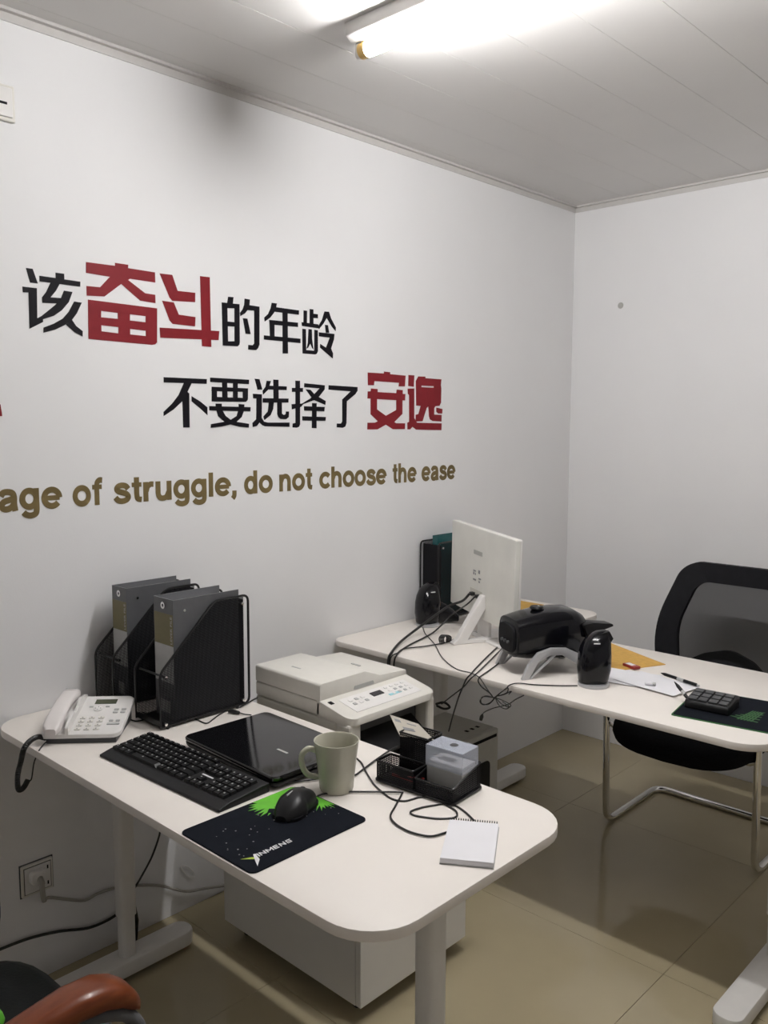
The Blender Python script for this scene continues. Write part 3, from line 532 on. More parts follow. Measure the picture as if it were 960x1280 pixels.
for x in (.25, .44):
    for y in (CYa + .03, CYb - .03): part(B().lathe([(.012, 0), (.014, .006), (.012, .0125)], x, y, 12), 'foot', RUBBER, pc, W=True)

# ------------------------------------------------------------------ magazine holders and lever arch files
def magazine_holder(x0, x1, yf, yb, label, flip=False):
    h = thing('magazine_holder', label, 'magazine holder', ((x0 + x1) / 2, (yf + yb) / 2, T), group='black mesh magazine holders')
    z0, zf, zt = T + .008, T + .142, T + .302; s = 1 if yb > yf else -1; yd = yf + s * .165
    r = .0033
    for x in (x0, x1):
        ring = round_path([(x, yf, z0), (x, yf, zf), (x, yd, zt), (x, yb, zt), (x, yb, z0), (x, yf, z0)], .018)
        fr = part(B().tube(ring[:-1], r, 8, closed=True), 'side_frame', BLKW, h, W=True, smooth=True)
        part(B().prism([(yf + s * .002, z0), (yb - s * .016, z0), (yb - s * .016, zt - .002), (yd, zt - .002), (yf + s * .002, zf)], x - .0006, x + .0006, 'x'), 'mesh_panel', MESHX, h, W=True)
    part(B().box(x0, x1, yb - s * .017 - .0005, yb - s * .017 + .0005, z0, zt - .01), 'mesh_back', MESHY, h, W=True)
    part(B().box(x0, x1, yf, yf + .001, z0, z0 + .014), 'front_lip', BLKW, h, W=True)
    part(B().box(x0, x1, min(yf, yb - s * .016), max(yf, yb - s * .016), z0, z0 + .0015), 'base_sheet', BLKW, h, W=True)
    for (y, z) in ((yf + s * .015, zf - .01), (yf + s * .012, z0 + .006), (yb - s * .022, zt - .02), (yb - s * .022, z0 + .012)):
        part(B().tube([(x0 - .004, y, z), (x1 + .004, y, z)], .0028, 8), 'cross_rod', BLKW, h, W=True, smooth=True)
        part(B().lathe([(.0015, .004), (.004, .0035), (.005, 0)], seg=10).xf(Matrix.Translation((x1 + .003, y, z)) @ Matrix.Rotation(PI / 2, 4, 'Y')), 'screw_cap', CHROME, h, W=True, smooth=True)
    for y in (yf + s * .02, yb - s * .04):
        for x in (x0, x1): part(B().lathe([(.004, T), (.005, T + .004), (.004, z0)], x, y, 8), 'foot', RUBBER, h, W=True)
    return h
magazine_holder(.045, .137, -2.465, -2.192, 'black mesh magazine holder nearest the wall behind the telephone')
magazine_holder(.248, .362, -2.465, -2.192, 'black mesh magazine holder beside the laptop holding a grey file')
def lever_file(x0, x1, yf, yb, label):
    z0, z1 = T + .011, T + .318
    f = thing('lever_arch_file', label, 'file', ((x0 + x1) / 2, (yf + yb) / 2, z0), group='grey lever arch files')
    part(B().box(x0, x0 + .003, yf, yb, z0, z1), 'cover', FILEM, f, W=True)
    part(B().box(x1 - .003, x1, yf, yb, z0, z1), 'cover', FILEM, f, W=True)
    sp = part(B().box(x0, x1, yf - .003, yf, z0, z1), 'spine', FILEM, f, W=True)
    y = yf - .0034
    part(B().box(x0 + .002, x1 - .002, y, y + .0004, z1 - .118, z1 - .038), 'olive_label', OLIVE, sp, W=True)
    part(B().box(x0 + .002, x1 - .002, y, y + .0004, z1 - .215, z1 - .1185), 'title_label', LABELG, sp, W=True)
    part(B().box(x0 + .022, x1 - .022, y, y + .0004, z0 + .012, z0 + .045), 'small_label', GREYP, sp, W=True)
    xm = (x0 + x1) / 2
    part(B().lathe([(.004, -.002), (.009, -.002), (.009, .001), (.004, .001)], seg=16, cap=False).xf(Matrix.Translation((xm, yf - .004, z1 - .018)) @ Matrix.Rotation(PI / 2, 4, 'X')), 'finger_ring', CHROME, sp, W=True, smooth=True)
    part(text_b('LEVER FILE', Matrix.Translation((x1 - .006, y - .0002, z1 - .113)) @ Matrix(((0, -1, 0, 0), (0, 0, -1, 0), (1, 0, 0, 0), (0, 0, 0, 1))), .01, .07, .008), 'lettering', LIME if False else LABELG, sp, W=True)
    part(B().box(x0 + .004, x1 - .018, yf + .02, yb - .012, z0 + .004, z1 - .02), 'paper_block', PAPER, f, W=True)
    for yy in (yf + .03,):
        part(B().lathe([(.0035, 0), (.0035, .001)], seg=12).xf(Matrix.Translation((x1, yy, z1 - .03)) @ Matrix.Rotation(PI / 2, 4, 'Y')), 'rivet', CHROME, f, W=True)
lever_file(.056, .130, -2.413, -2.215, 'grey lever arch file with olive label in the holder nearest the wall')
lever_file(.264, .352, -2.413, -2.215, 'grey lever arch file with olive label in the holder beside the laptop')
magazine_holder(.016, .105, -.82, -1.092, 'black mesh magazine holder on the far desk behind the white monitor')
tf = thing('document_folder', 'teal plastic folder standing in the magazine holder behind the monitor', 'folder', (.06, -.93, T + .011))
part(B().box(.050, .0515, -1.060, -.85, T + .011, T + .325), 'cover', TEAL, tf, W=True)
part(B().box(.074, .0755, -1.060, -.85, T + .011, T + .325), 'cover', TEAL, tf, W=True)
part(B().box(.050, .0755, -1.0615, -1.06, T + .011, T + .325), 'spine', TEAL, tf, W=True)
part(B().box(.053, .072, -1.055, -.86, T + .013, T + .305), 'paper_block', PAPER, tf, W=True)
# ------------------------------------------------------------------ telephone
ph = thing('telephone', 'white desk telephone with keypad and display at the wall end of the near desk', 'telephone', (.236, -2.712, T), rot=math.radians(47))
part(B().prism([(.004, .0), (.166, .0), (.166, .040), (.004, .012)], .012, .176, 'x', bev=.002), 'base', DARKGREY, ph)
def fz(y): return .0135 + (y - .0) * (.0485 - .0135) / .172
pb = B(); o_ = fillet(rect(.0, .186, .0, .172), [.014, .022, .016, .016], 5)
pb.loft([[(x, y, fz(y)) for x, y in o_], [(x, y, fz(y) + .009) for x, y in o_], [(.093 + (x - .093) * .97, .086 + (y - .086) * .97, fz(y) + .012) for x, y in o_]])
pbo = part(pb, 'body', WHITEP, ph, smooth=True)
def on_ph(x0, x1, y0, y1, t, name, m, r=0):
    pts = fillet(rect(x0, x1, y0, y1), r, 3) if r else rect(x0, x1, y0, y1)
    return part(B().loft([[(x, y, fz(y) + .0118) for x, y in pts], [(x, y, fz(y) + .012 + t) for x, y in pts]]), name, m, ph)
on_ph(.093, .146, .132, .154, .0006, 'display', LCDG)
for i in range(3):
    for j in range(4): on_ph(.075 + .022 * i, .089 + .022 * i, .014 + .0165 * j, .0225 + .0165 * j, .002, 'key', IVORY, .002); 
for i in range(3):
    for j in range(4): on_ph(.080 + .022 * i, .083 + .022 * i, .0165 + .0165 * j, .0195 + .0165 * j, .0024, 'key_digit', PRINTG)
nav = part(B().lathe([(.011, 0), (.011, .002), (.009, .0028)], seg=20).xf(Matrix.Translation((.108, .108, fz(.108) + .012)) @ Matrix.Rotation(math.atan2(.035, .172), 4, 'X')), 'navigation_key', WHITEP, ph, smooth=True)
for i, j in ((.0, .006), (.0, -.006), (.006, 0), (-.006, 0)): on_ph(.107 + i, .109 + i, .107 + j, .109 + j, .0034, 'arrow_mark', PRINTG)
for i in range(2):
    for j in range(2):
        on_ph(.148 + .018 * i, .160 + .018 * i, .088 + .013 * j, .095 + .013 * j, .0018, 'key', LABELG, .002)
for i in range(2): on_ph(.084 + .040 * i, .094 + .040 * i, .116, .121, .0015, 'key', LABELG, .001)
for i in range(2): on_ph(.148 + .016 * i, .158 + .016 * i, .050, .056, .0018, 'key', LABELG, .002)
on_ph(.146, .176, .036, .042, .0018, 'key', LABELG, .002)
# cradle and handset
part(B().prism(fillet([(.0, .018), (.172, .052), (.172, .066), (.118, .074), (.10, .060), (.07, .053), (.055, .062), (.0, .040)], .004, 3), .058, .066, 'x'), 'cradle_wall', WHITEP, ph)
hs = []
for i in range(17):
    t = i / 16; y = -.012 + t * .196
    zc = fz(y) + .027 + .010 * math.sin(PI * t) - .006 * t ; w = .0235 - .003 * math.sin(PI * t); hh = .010 + .006 * (abs(2 * t - 1) ** 3)
    k = .55 if i in (0, 16) else (.9 if i in (1, 15) else 1)
    hs.append([(.028 + w * k * math.copysign(abs(math.cos(a)) ** .6, math.cos(a)), y, zc - (0.006 * abs(2 * t - 1) ** 3) + hh * k * math.copysign(abs(math.sin(a)) ** .6, math.sin(a))) for a in [2 * PI * q / 20 for q in range(20)]])
hso = part(B().loft(hs), 'handset', PINKT, ph, smooth=True)
part(B().prism(rect(.016, .042, .155, .159), .0, .0005).xf(Matrix.Translation((0, 0, fz(.157) + .0405))), 'logo', LABELG, ph)
# coiled cord hanging over the desk edge
axis_pts = smooth_path([(0.238,-2.697,0.752)] + [(0.23,-2.713,0.758),(0.239,-2.736,0.757),(0.264,-2.762,0.752)] + [(0.22,-2.752,0.706),(0.23,-2.765,0.678),(0.24,-2.769,0.651),(0.24,-2.758,0.649),(0.245,-2.748,0.667)], 10)
hx = []
nrm = Vector((1, 0, 0))
for k in range(len(axis_pts) * 8):
    i = k / 8; a = int(min(i, len(axis_pts) - 2)); fr = i - a
    if i > len(axis_pts) - 1: break
    c = axis_pts[a].lerp(axis_pts[a + 1], fr); t = (axis_pts[a + 1] - axis_pts[a]).normalized()
    nrm = (nrm - t * nrm.dot(t)).normalized(); bb = t.cross(nrm)
    ang = i * 2 * PI / 1.35
    hx.append(c + (nrm * math.cos(ang) + bb * math.sin(ang)) * .0046)
part(B().tube(hx, .0022, 5), 'coiled_cord', CABLE, ph, W=True, smooth=True)
part(B().tube(axis_pts, .0034, 6), 'cord_core', CABLE, ph, W=True, smooth=True)
part(B().tube(smooth_path([(0.245,-2.748,0.667),(0.25,-2.742,0.669),(0.255,-2.737,0.706),(0.262,-2.732,0.727)] + [(0.272,-2.727,0.746),(0.231,-2.69,0.744)], 6), .0016, 6), 'line_cord', CABLE, ph, W=True, smooth=True)

# ------------------------------------------------------------------ keyboard
kb = thing('keyboard', 'black full size computer keyboard on the near desk', 'keyboard', (.618, -2.577, T), rot=math.radians(2.4))
KW, KD = .216, .066
part(B().prism(fillet([(-KD, .0), (KD, .0), (KD, .020), (-KD + .03, .013), (-KD, .006)], .003, 3), -KW, KW, 'x', bev=.002), 'case', BLK, kb)
def kz(y): return .013 + (y + KD - .03) * .007 / (2 * KD - .03)
kbm = B().loft([[(-.5, -.5, 0), (.5, -.5, 0), (.5, .5, 0), (-.5, .5, 0)], [(-.42, -.42, 1), (.42, -.42, 1), (.42, .42, 1), (-.42, .42, 1)]]).mesh('key'); kbm.materials.append(BLK)
leg = B()
def key(x, y, w, d):
    o = bpy.data.objects.new('key', kbm); COL.objects.link(o); o.parent = kb
    o.location = (x + w / 2, y + d / 2, kz(y + d / 2)); o.scale = (w - .0014, d - .0014, .006); o.rotation_euler = (math.atan2(.007, .104), 0, 0)
    cxx, cyy = x + w * .40, y + d * .58; z = kz(cyy) + .0065
    leg.loft([[(cxx - .0017, cyy - .0016, z), (cxx + .0017, cyy - .0016, z), (cxx + .0017, cyy + .0016, z + .0002), (cxx - .0017, cyy + .0016, z + .0002)],
              [(cxx - .0017, cyy - .0016, z + .0004), (cxx + .0017, cyy - .0016, z + .0004), (cxx + .0017, cyy + .0016, z + .0006), (cxx - .0017, cyy + .0016, z + .0006)]])
U_ = .0178; kx0 = -.209; ky0 = -.038
rows = [[1.25, 1.25, 1.25, 6.0, 1.25, 1.25, 1.25, 1.5], [2.25] + [1] * 10 + [2.75], [1.75] + [1] * 11 + [2.25], [1.5] + [1] * 12 + [1.5], [1] * 13 + [2]]
for r, row in enumerate(rows):
    x = kx0
    for w in row: key(x, ky0 + r * .0178, w * U_, .0178); x += w * U_
for k in range(13): key(kx0 + k * 15 * U_ / 13, ky0 + 5 * .0178 + .002, 14.4 * U_ / 13, .0120)
x1 = kx0 + 15.3 * U_
for r in range(5):
    for k in range(3):
        if r == 1 and k != 1 or r == 2: continue
        key(x1 + k * U_, ky0 + r * .0178, U_, .0178)
x2 = kx0 + 18.6 * U_
for r in range(5):
    for k in range(4): key(x2 + k * U_ * 1.05, ky0 + r * .0178, U_ * 1.05, .0178)
lo = part(leg, 'key_legends', LABELG, kb); lo['kind'] = 'stuff'
part(B().box(x1 + .006, x1 + .042, ky0 + 2 * .0178 + .007, ky0 + 2 * .0178 + .011, kz(ky0 + .042) - .002, kz(ky0 + .042) + .0012), 'maker_mark', PRINTW, kb)

# ------------------------------------------------------------------ laptop
lt = thing('laptop', 'closed glossy black laptop on the near desk', 'laptop', (.671, -2.372, T), rot=math.radians(-1.5))
ow = fillet(rect(-.173, .173, -.122, .122), .016, 5)
def ring(pts, z, s=1.0): return [(x * s, y * s, z) for x, y in pts]
part(B().loft([ring(ow, .006, .965), ring(ow, .012, .99), ring(ow, .0165, .995), ring(ow, .0168, .985)]), 'base', BLK, lt, smooth=True)
part(B().loft([ring(ow, .0185, .985), ring(ow, .0215, 1.0), ring(ow, .0265, 1.0), ring(ow, .0295, .985), ring(ow, .0300, .96)]), 'lid', LIDG, lt, smooth=True)
part(B().prism(fillet(rect(-.03, .03, -.008, .008), .003, 3), .0165, .019).xf(Matrix.Translation((0, .11, 0))), 'hinge', BLK, lt)
part(B().box(.050, .086, -.020, -.014, .0299, .0304), 'lid_logo', GREYP, lt)
for x in (-.15, .15):
    for y in (-.1, .1): part(B().lathe([(.006, 0), (.008, .003), (.007, .0065)], x, y, 10), 'rubber_foot', RUBBER, lt)

# ------------------------------------------------------------------ mug
mg = thing('mug', 'pale olive ceramic mug standing beside the laptop', 'mug', (.921, -2.398, T))
part(B().lathe([(.030, 0), (.0335, .001), (.0355, .006), (.0375, .03), (.0415, .065), (.0465, .104), (.0470, .1065), (.0455, .1065), (.0440, .104), (.039, .065), (.035, .03), (.032, .009), (.01, .007)], seg=40), 'cup', CERAMIC, mg, smooth=True)
hd = Vector((-.727, -.687, 0)); hp = [hd * .040 + Vector((0, 0, .083)), hd * .058 + Vector((0, 0, .087)), hd * .072 + Vector((0, 0, .072)), hd * .070 + Vector((0, 0, .048)), hd * .058 + Vector((0, 0, .031)), hd * .035 + Vector((0, 0, .026))]
part(B().tube(smooth_path(hp, 6), .0062, 10), 'handle', CERAMIC, mg, smooth=True)

# ------------------------------------------------------------------ mouse pads and mouse
def splat(cx, cy, r0, r1, n, clip, seed, squash=1.0):
    rnd = random.Random(seed); pts = []
    for k in range(n):
        a = 2 * PI * k / n; r = (r0 * rnd.uniform(.75, 1.05)) if k % 2 else (r1 * rnd.uniform(.55, 1.0))
        pts.append((min(max(cx + r * math.cos(a), clip[0]), clip[1]), min(max(cy + r * math.sin(a) * squash, clip[2]), clip[3])))
    return pts
mp = thing('mouse_pad', 'black mouse pad with a bright green splash print on the near desk', 'mouse pad', (.958, -2.592, T), group='black and green mouse pads')
part(B().prism(fillet(rect(-.109, .109, -.140, .140), .014, 5), .0, .003, bev=.0006, seg=1), 'pad', PADM, mp)
b = B(); clip = (-.1075, .109, -.139, .137)
b.prism(splat(-.072, .072, .048, .074, 72, clip, 3, 1.05), .003, .0033)
b.prism(splat(-.015, .128, .026, .058, 52, clip, 9, 0.9), .003, .00331)
b.prism([(-.1075, .03), (-.06, .05), (-.03, .137), (-.10, .137), (-.1075, .13)], .003, .00332)
rnd = random.Random(5)
part(b, 'green_splash', GREEN, mp)
b = B()
b.prism(splat(-.040, .062, .020, .034, 34, clip, 12, 1.3), .0034, .00355)
b.prism([(-.050, .02), (-.062, .035), (-.045, .05), (-.02, .05)], .0034, .00356)
part(b, 'dragon_silhouette', PADM, mp)
b = B()
for k in range(46):
    x, y = rnd.uniform(-.06, .06), rnd.uniform(-.12, .13)
    if (x + .078) ** 2 + ((y - .08) / 1.25) ** 2 < .05 ** 2 or x > .02 + .3 * abs(y): continue
    r = rnd.uniform(.0006, .0018)
    b.prism([(x + r * math.cos(a), y + r * math.sin(a)) for a in (0, 1.2, 2.4, 3.7, 5)], .003, .0033)
part(b, 'speckle_print', PRINTG, mp)
RT = Matrix(((0, -1, 0, 0), (1, 0, 0, 0), (0, 0, 1, 0), (0, 0, 0, 1)))
CAPS = {'I': [[(0, 0), (0, 1)]], 'N': [[(0, 0), (0, 1)], [(0, .95), (.8, .05)], [(.8, 0), (.8, 1)]], 'M': [[(0, 0), (0, 1)], [(0, .95), (.48, .3)], [(.48, .3), (.96, .95)], [(.96, 0), (.96, 1)]],
        'E': [[(0, .0), (0, 1)], [(0, .1), (.7, .1)], [(0, .5), (.65, .5)], [(0, .9), (.7, .9)]], 'G': [[(.8, .9), (.1, .9), (.1, .1), (.7, .1), (.7, .5), (.42, .5)]]}
px_ = -.094
for k_, ch in enumerate('INMENG'):
    b = B(); wd_ = max(x for st_ in CAPS[ch] for x, _ in st_)
    for j_, st_ in enumerate(CAPS[ch]):
        P_ = [Vector(q) for q in st_]
        for a_, c_ in zip(P_, P_[1:]):
            t_ = (c_ - a_).normalized(); n_ = Vector((-t_.y, t_.x)) * .1; e_ = t_ * (.09 if len(P_) > 2 else 0)
            q4 = [a_ - e_ + n_, c_ + e_ + n_, c_ + e_ - n_, a_ - e_ - n_]
            b.prism([(.072 - v.y * .0115, px_ + v.x * .0125 + v.y * .0015) for v in q4], .003, .0033 + .00004 * j_)
    part(b, 'letter', PRINTW, mp); px_ += (wd_ + .38) * .0125
part(B().prism([(.056, -.124), (.064, -.106), (.076, -.097), (.072, -.108)], .003, .0033), 'logo_stroke', LIME, mp)
part(B().prism([(.096, -.118), (.080, -.101), (.060, -.094), (.058, -.098), (.074, -.107)], .003, .00335), 'logo_stroke', PRINTW, mp)

ms = thing('computer_mouse', 'black computer mouse on the green splashed mouse pad', 'mouse', (.938, -2.524, T + .0035), rot=math.radians(20))
rg = []
for i in range(19):
    t = i / 18; y = -.058 + .116 * t
    w = .034 * (math.sin(PI * min(max(t, .02), .98)) ** .38) * (1 - .10 * math.sin(PI * t) ** 2 * (t > .4)) ; h = .036 * (math.sin(PI * min(max(t * .86 + .05, .02), .98)) ** .75)
    rg.append([(w * math.copysign(abs(math.cos(a)) ** .75, math.cos(a)), y, .003 + max(0, h * math.sin(a) ** .8 if math.sin(a) > 0 else 0)) for a in [PI * q / 14 for q in range(15)]])
part(B().loft(rg), 'shell', BLK, ms, smooth=True)
part(B().prism(fillet(rect(-.031, .031, -.054, .054), .024, 6), .0, .006), 'underside', BLKM, ms)
part(B().lathe([(.004, -.003), (.010, -.003), (.0105, 0), (.010, .003), (.004, .003)], seg=18).xf(Matrix.Translation((0, .026, .0262)) @ Matrix.Rotation(PI / 2, 4, 'Y')), 'scroll_wheel', DARKGREY, ms, smooth=True)
part(B().prism(rect(-.0006, .0006, .005, .05), .0, .001).xf(Matrix.Translation((0, 0, .034)) @ Matrix.Rotation(-.42, 4, 'X')), 'button_seam', INK, ms)
part(B().box(-.007, -.005, -.024, -.002, .036, .0388), 'maker_mark', LABELG, ms)

# ------------------------------------------------------------------ pen organizer with card box
og = thing('desk_organizer', 'black wire mesh desk organizer on the near desk', 'organizer', (.951, -2.311, T), rot=math.radians(5))
part(B().prism(fillet(rect(-.003, .200, -.003, .108), .008, 4), .002, .007, bev=.001), 'base_frame', BLKW, og)
for x in (.01, .187):
    for y in (.01, .095): part(B().lathe([(.005, 0), (.005, .003)], x, y, 8), 'foot', RUBBER, og)
def mesh_bin(x0, x1, y0, y1, h, hf=None):
    hf = hf or h
    part(B().box(x0, x1, y1 - .0008, y1, .007, h), 'mesh_wall', MESHYO, og)
    part(B().box(x0, x1, y0, y0 + .0008, .007, hf), 'mesh_wall', MESHYO, og)
    for x in (x0, x1 - .0008):
        part(B().prism([(y0, .007), (y1, .007), (y1, h), (y0, hf)], x, x + .0008, 'x'), 'mesh_wall', MESHXO, og)
    part(B().tube(round_path([(x0, y0, hf), (x1, y0, hf), (x1, y1, h), (x0, y1, h), (x0, y0 + .0001, hf)], .004, 3)[:-1], .0022, 6, closed=True), 'rim_wire', BLKW, og, smooth=True)
mesh_bin(.002, .098, .0, .048, .046)
mesh_bin(.024, .098, .052, .104, .098)
mesh_bin(.104, .196, .0, .104, .058, .034)
cxb = thing('card_box', 'clear plastic box of business cards sitting in the mesh organizer', 'box', (1.096, -2.237, T + .0075), rot=math.radians(5))
part(B().box(-.044, .044, -.026, .030, .0, .050, bev=.002), 'tray', LABELG, cxb)
part(B().box(-.041, .041, -.022, .027, .0505, .056), 'card_stack', PAPER, cxb)
part(B().box(-.030, .008, -.008, .012, .0562, .0566), 'card_print', PRINTG, cxb)
lid = B()
w_ = .0455
for q in ((-w_, w_, -.0275, -.0265), (-w_, w_, .0305, .0315), (-w_, -w_ + .001, -.0265, .0305), (w_ - .001, w_, -.0265, .0305)): lid.box(*q, .045, .088)
lid.box(-w_, w_, -.0275, .0315, .088, .0892)
part(lid, 'clear_lid', CLEAR, cxb)
part(B().lathe([(.009, .0892), (.009, .0896)], .004, .004, 20), 'round_mark', DARKGREY, cxb)
nc = thing('price_card', 'pale printed card leaning out of the tall mesh compartment', 'card', (.992, -2.226, T + .03))
E1 = [[(0.912,-2.227,0.855)][0], [(0.989,-2.218,0.85)][0], [(1.049,-2.236,0.835)][0], [(0.972,-2.259,0.83)][0]]
q = [Vector(v) for v in E1]; nn = (q[1] - q[0]).cross(q[3] - q[0]).normalized()
part(B().loft([[tuple(v) for v in q], [tuple(v + nn * .0012) for v in q]]), 'card', mat('kraft_card', (.50, .46, .39), .6), nc, W=True)
b = B()
for u0, u1, v0, v1 in ((.1, .3, .15, .28), (.25, .6, .5, .65), (.5, .8, .2, .26)):
    P_ = lambda u, v: q[0].lerp(q[1], u).lerp(q[3].lerp(q[2], u), v)
    for sgn in (1,): b.loft([[tuple(P_(u, v) + nn * -.0003) for u, v in rect(u0, u1, v0, v1)], [tuple(P_(u, v) + nn * .0015) for u, v in rect(u0, u1, v0, v1)]])
part(b, 'card_print', PRINTG, nc, W=True)
for k in range(3):
    single(B().lathe([(.003, 0), (.0035, .003), (.0035, .068), (.0015, .076)], seg=8).xf(Matrix.Translation((.972 + .014 * k, -2.283 + .002 * k, T + .012)) @ Matrix.Rotation(PI / 2 - .12 * k, 4, 'Y') @ Matrix.Scale(.80, 4)), 'marker_pen', [MARK, BLK, MARK][k], ['red marker pen lying at the front of the low mesh compartment', 'black marker pen lying in the low mesh compartment', 'red marker pen lying tilted in the low mesh compartment'][k], 'pen', smooth=True, group='pens in the organizer', origin=(.972 + .014 * k, -2.283, T + .012))

# ------------------------------------------------------------------ spiral notepad
npd = thing('notepad', 'white spiral notepad at the corner of the near desk', 'notepad', (1.2685, -2.394, T), rot=math.radians(32.5))
part(B().box(-.047, .047, -.078, .076, .0, .0015), 'back_cover', LABELG, npd)
part(B().box(-.046, .046, -.077, .070, .0015, .0105, bev=.0006, seg=1), 'paper_block', PAPER, npd)
part(B().box(-.046, .046, -.077, .070, .0107, .0111), 'top_sheet', PAPER, npd)
for k in range(20):
    x = -.043 + k * .0045
    part(B().tube([(x, .0745 + .0055 * math.cos(a), .006 + .0062 * math.sin(a)) for a in [2 * PI * j / 10 for j in range(10)]], .0009, 5, closed=True), 'binding_ring', BLKW, npd, smooth=True)

# ------------------------------------------------------------------ cables on the near desk
def cable(pts, r, label, n=6, m=None, name='cable'):
    return single(B().tube(smooth_path(pts, n), r, 7), name, m or CABLE, label, 'cable', smooth=True, origin=pts[0], group='loose cables')
cable([(0.923,-2.453,0.744),(0.927,-2.433,0.744),(0.948,-2.402,0.744),(0.995,-2.357,0.744),(1.032,-2.324,0.744)] + [(1.04,-2.328,0.743),(1.068,-2.378,0.743),(1.09,-2.415,0.743),(1.12,-2.432,0.743),(1.156,-2.437,0.743),(1.185,-2.431,0.743),(1.201,-2.42,0.743),(1.209,-2.395,0.743),(1.214,-2.368,0.743)], .002, 'thin black mouse cable running from the mouse to the notepad')
cable([(0.829,-2.447,0.744),(0.851,-2.415,0.744),(0.872,-2.377,0.744),(0.903,-2.336,0.744),(0.897,-2.3,0.744),(0.88,-2.242,0.744),(0.863,-2.174,0.744),(0.86,-2.143,0.744)], .002, 'black laptop cable passing behind the mug')
cable([(0.839,-2.257,0.742),(0.866,-2.269,0.742),(0.908,-2.297,0.742),(0.963,-2.33,0.742),(1.003,-2.346,0.742),(1.038,-2.355,0.742),(1.064,-2.345,0.742),(1.076,-2.308,0.742),(1.105,-2.296,0.742),(1.141,-2.302,0.742),(1.168,-2.31,0.742),(1.182,-2.33,0.742),(1.165,-2.355,0.742),(1.138,-2.372,0.742),(1.116,-2.379,0.742),(1.104,-2.371,0.742),(1.108,-2.343,0.742),(1.121,-2.315,0.742),(1.13,-2.297,0.742),(1.152,-2.291,0.742),(1.183,-2.3,0.742),(1.216,-2.316,0.742)], .002, 'black cable looped in front of the mesh organizer')
cable([(0.342,-2.361,0.742),(0.369,-2.36,0.742),(0.403,-2.359,0.742),(0.391,-2.331,0.742),(0.37,-2.291,0.742),(0.363,-2.255,0.742),(0.387,-2.25,0.742)], .0017, 'thin black cable curling beside the files')
pl_ = thing('cable_plug', 'small black connector on a cable between the files and laptop', 'plug', (.43, -2.26, T))
part(B().tube([(0.378,-2.272,0.746),(0.394,-2.265,0.746),(0.408,-2.261,0.746)], [.004, .0058, .0045], 8), 'plug_body', CABLE, pl_, W=True, smooth=True)
part(B().tube(smooth_path([(0.402,-2.256,0.744),(0.423,-2.254,0.744),(0.44,-2.246,0.744)], 4), .0018, 6), 'cord', CABLE, pl_, W=True, smooth=True)
cable([(0.369,-2.229,0.744),(0.357,-2.195,0.744),(0.344,-2.161,0.744),(0.34,-2.146,0.744)], .002, 'short black cable at the back edge near the printer', n=4)
cable([(0.229,-2.478,0.742),(0.26,-2.473,0.742),(0.264,-2.452,0.742),(0.241,-2.424,0.742),(0.212,-2.426,0.742)], .0018, 'black cable behind the telephone', n=5)
# cables below the near desk
cable([(0.012,-2.763,0.139),(0.012,-2.713,0.138),(0.012,-2.654,0.133),(0.012,-2.577,0.116),(0.012,-2.496,0.089),(0.012,-2.436,0.086),(0.012,-2.398,0.093)], .004, 'thick black cord along the wall below the socket')
cable([(0.02,-2.262,0.314),(0.02,-2.269,0.279),(0.02,-2.294,0.226),(0.02,-2.327,0.182),(0.02,-2.36,0.144),(0.02,-2.376,0.124)], .003, 'black cord hanging down behind the near desk leg')
ad = thing('power_adapter', 'black power adapter hanging behind the near desk leg', 'adapter', (.05, -2.34, .12))
part(B().tube([(0.05,-2.376,0.121),(0.05,-2.374,0.075),(0.05,-2.379,0.009)], [.007, .012, .010], 8), 'adapter_body', BLK, ad, W=True, smooth=True)
part(B().tube(smooth_path([(0.05,-2.379,0.009),(0.05,-2.372,-0.007),(0.05,-2.346,-0.017),(0.04,-2.308,-0.009),(0.03,-2.264,-0.008),(0.02,-2.176,-0.018),(0.02,-2.096,-0.023),(0.02,-2.035,-0.015)], 5), .0042, 6), 'cord', CABLE, ad, W=True, smooth=True)
# ------------------------------------------------------------------ monitor on the far desk
MON = Matrix.Translation((.384, -1.198, .974)) @ Matrix.Rotation(-.46, 4, 'Z') @ Matrix.Rotation(-.032 * -1, 4, 'Y')
mo = thing('monitor', 'white flat monitor seen from behind on the far desk', 'monitor', (.384, -1.198, T), rot=(0, 0, -.46))
DZ = .974 - T; MW, MH = .242, .157
tilt = Matrix.Translation((0, 0, DZ)) @ Matrix.Rotation(.03, 4, 'Y')
def mpart(b, name, m, par=None, smooth=False): return part(b.xf(tilt), name, m, par or mo, smooth)
mpart(B().prism(fillet(rect(-MW, MW, -MH, MH), .006, 4), 0, .020, 'y', bev=.003), 'rear_cover', mat('monitor_white', (0.76, 0.75, 0.70), .4, var=.05, scale=9))
mpart(B().prism(fillet(rect(-MW + .001, MW - .001, -MH + .001, MH - .001), .006, 4), .020, .027, 'y', bev=.001), 'bezel', WHITEP)
mpart(B().prism(rect(-MW + .014, MW - .014, -MH + .02, MH - .014), .027, .0275, 'y'), 'screen', BLKG)
mpart(B().prism(rect(-.055, .012, .062, .077), -.0008, .0, 'y'), 'rating_label', mat('label_silver', (.45, .45, .42), .5))
b = B()
for x, z, w, h in ((-.055, .0, .020, .005), (-.055, -.012, .008, .010), (-.04, -.012, .005, .008), (-.055, -.032, .022, .006), (-.015, -.002, .012, .012), (-.012, -.022, .018, .005), (-.012, -.034, .010, .006)): b.prism(rect(x, x + w, z, z + h), -.0008, .0, 'y')
mpart(b, 'label_print', PRINTG)
mpart(B().prism(fillet(rect(-.075, .02, -.095, -.062), .004, 3), -.001, .001, 'y'), 'port_recess', mat('recess', (.6, .58, .52), .5))
for x in (-.045, .0):
    mpart(B().box(x - .009, x + .009, -.016, .0, -.086, -.074, bev=.002), 'port_plug', CABLE)
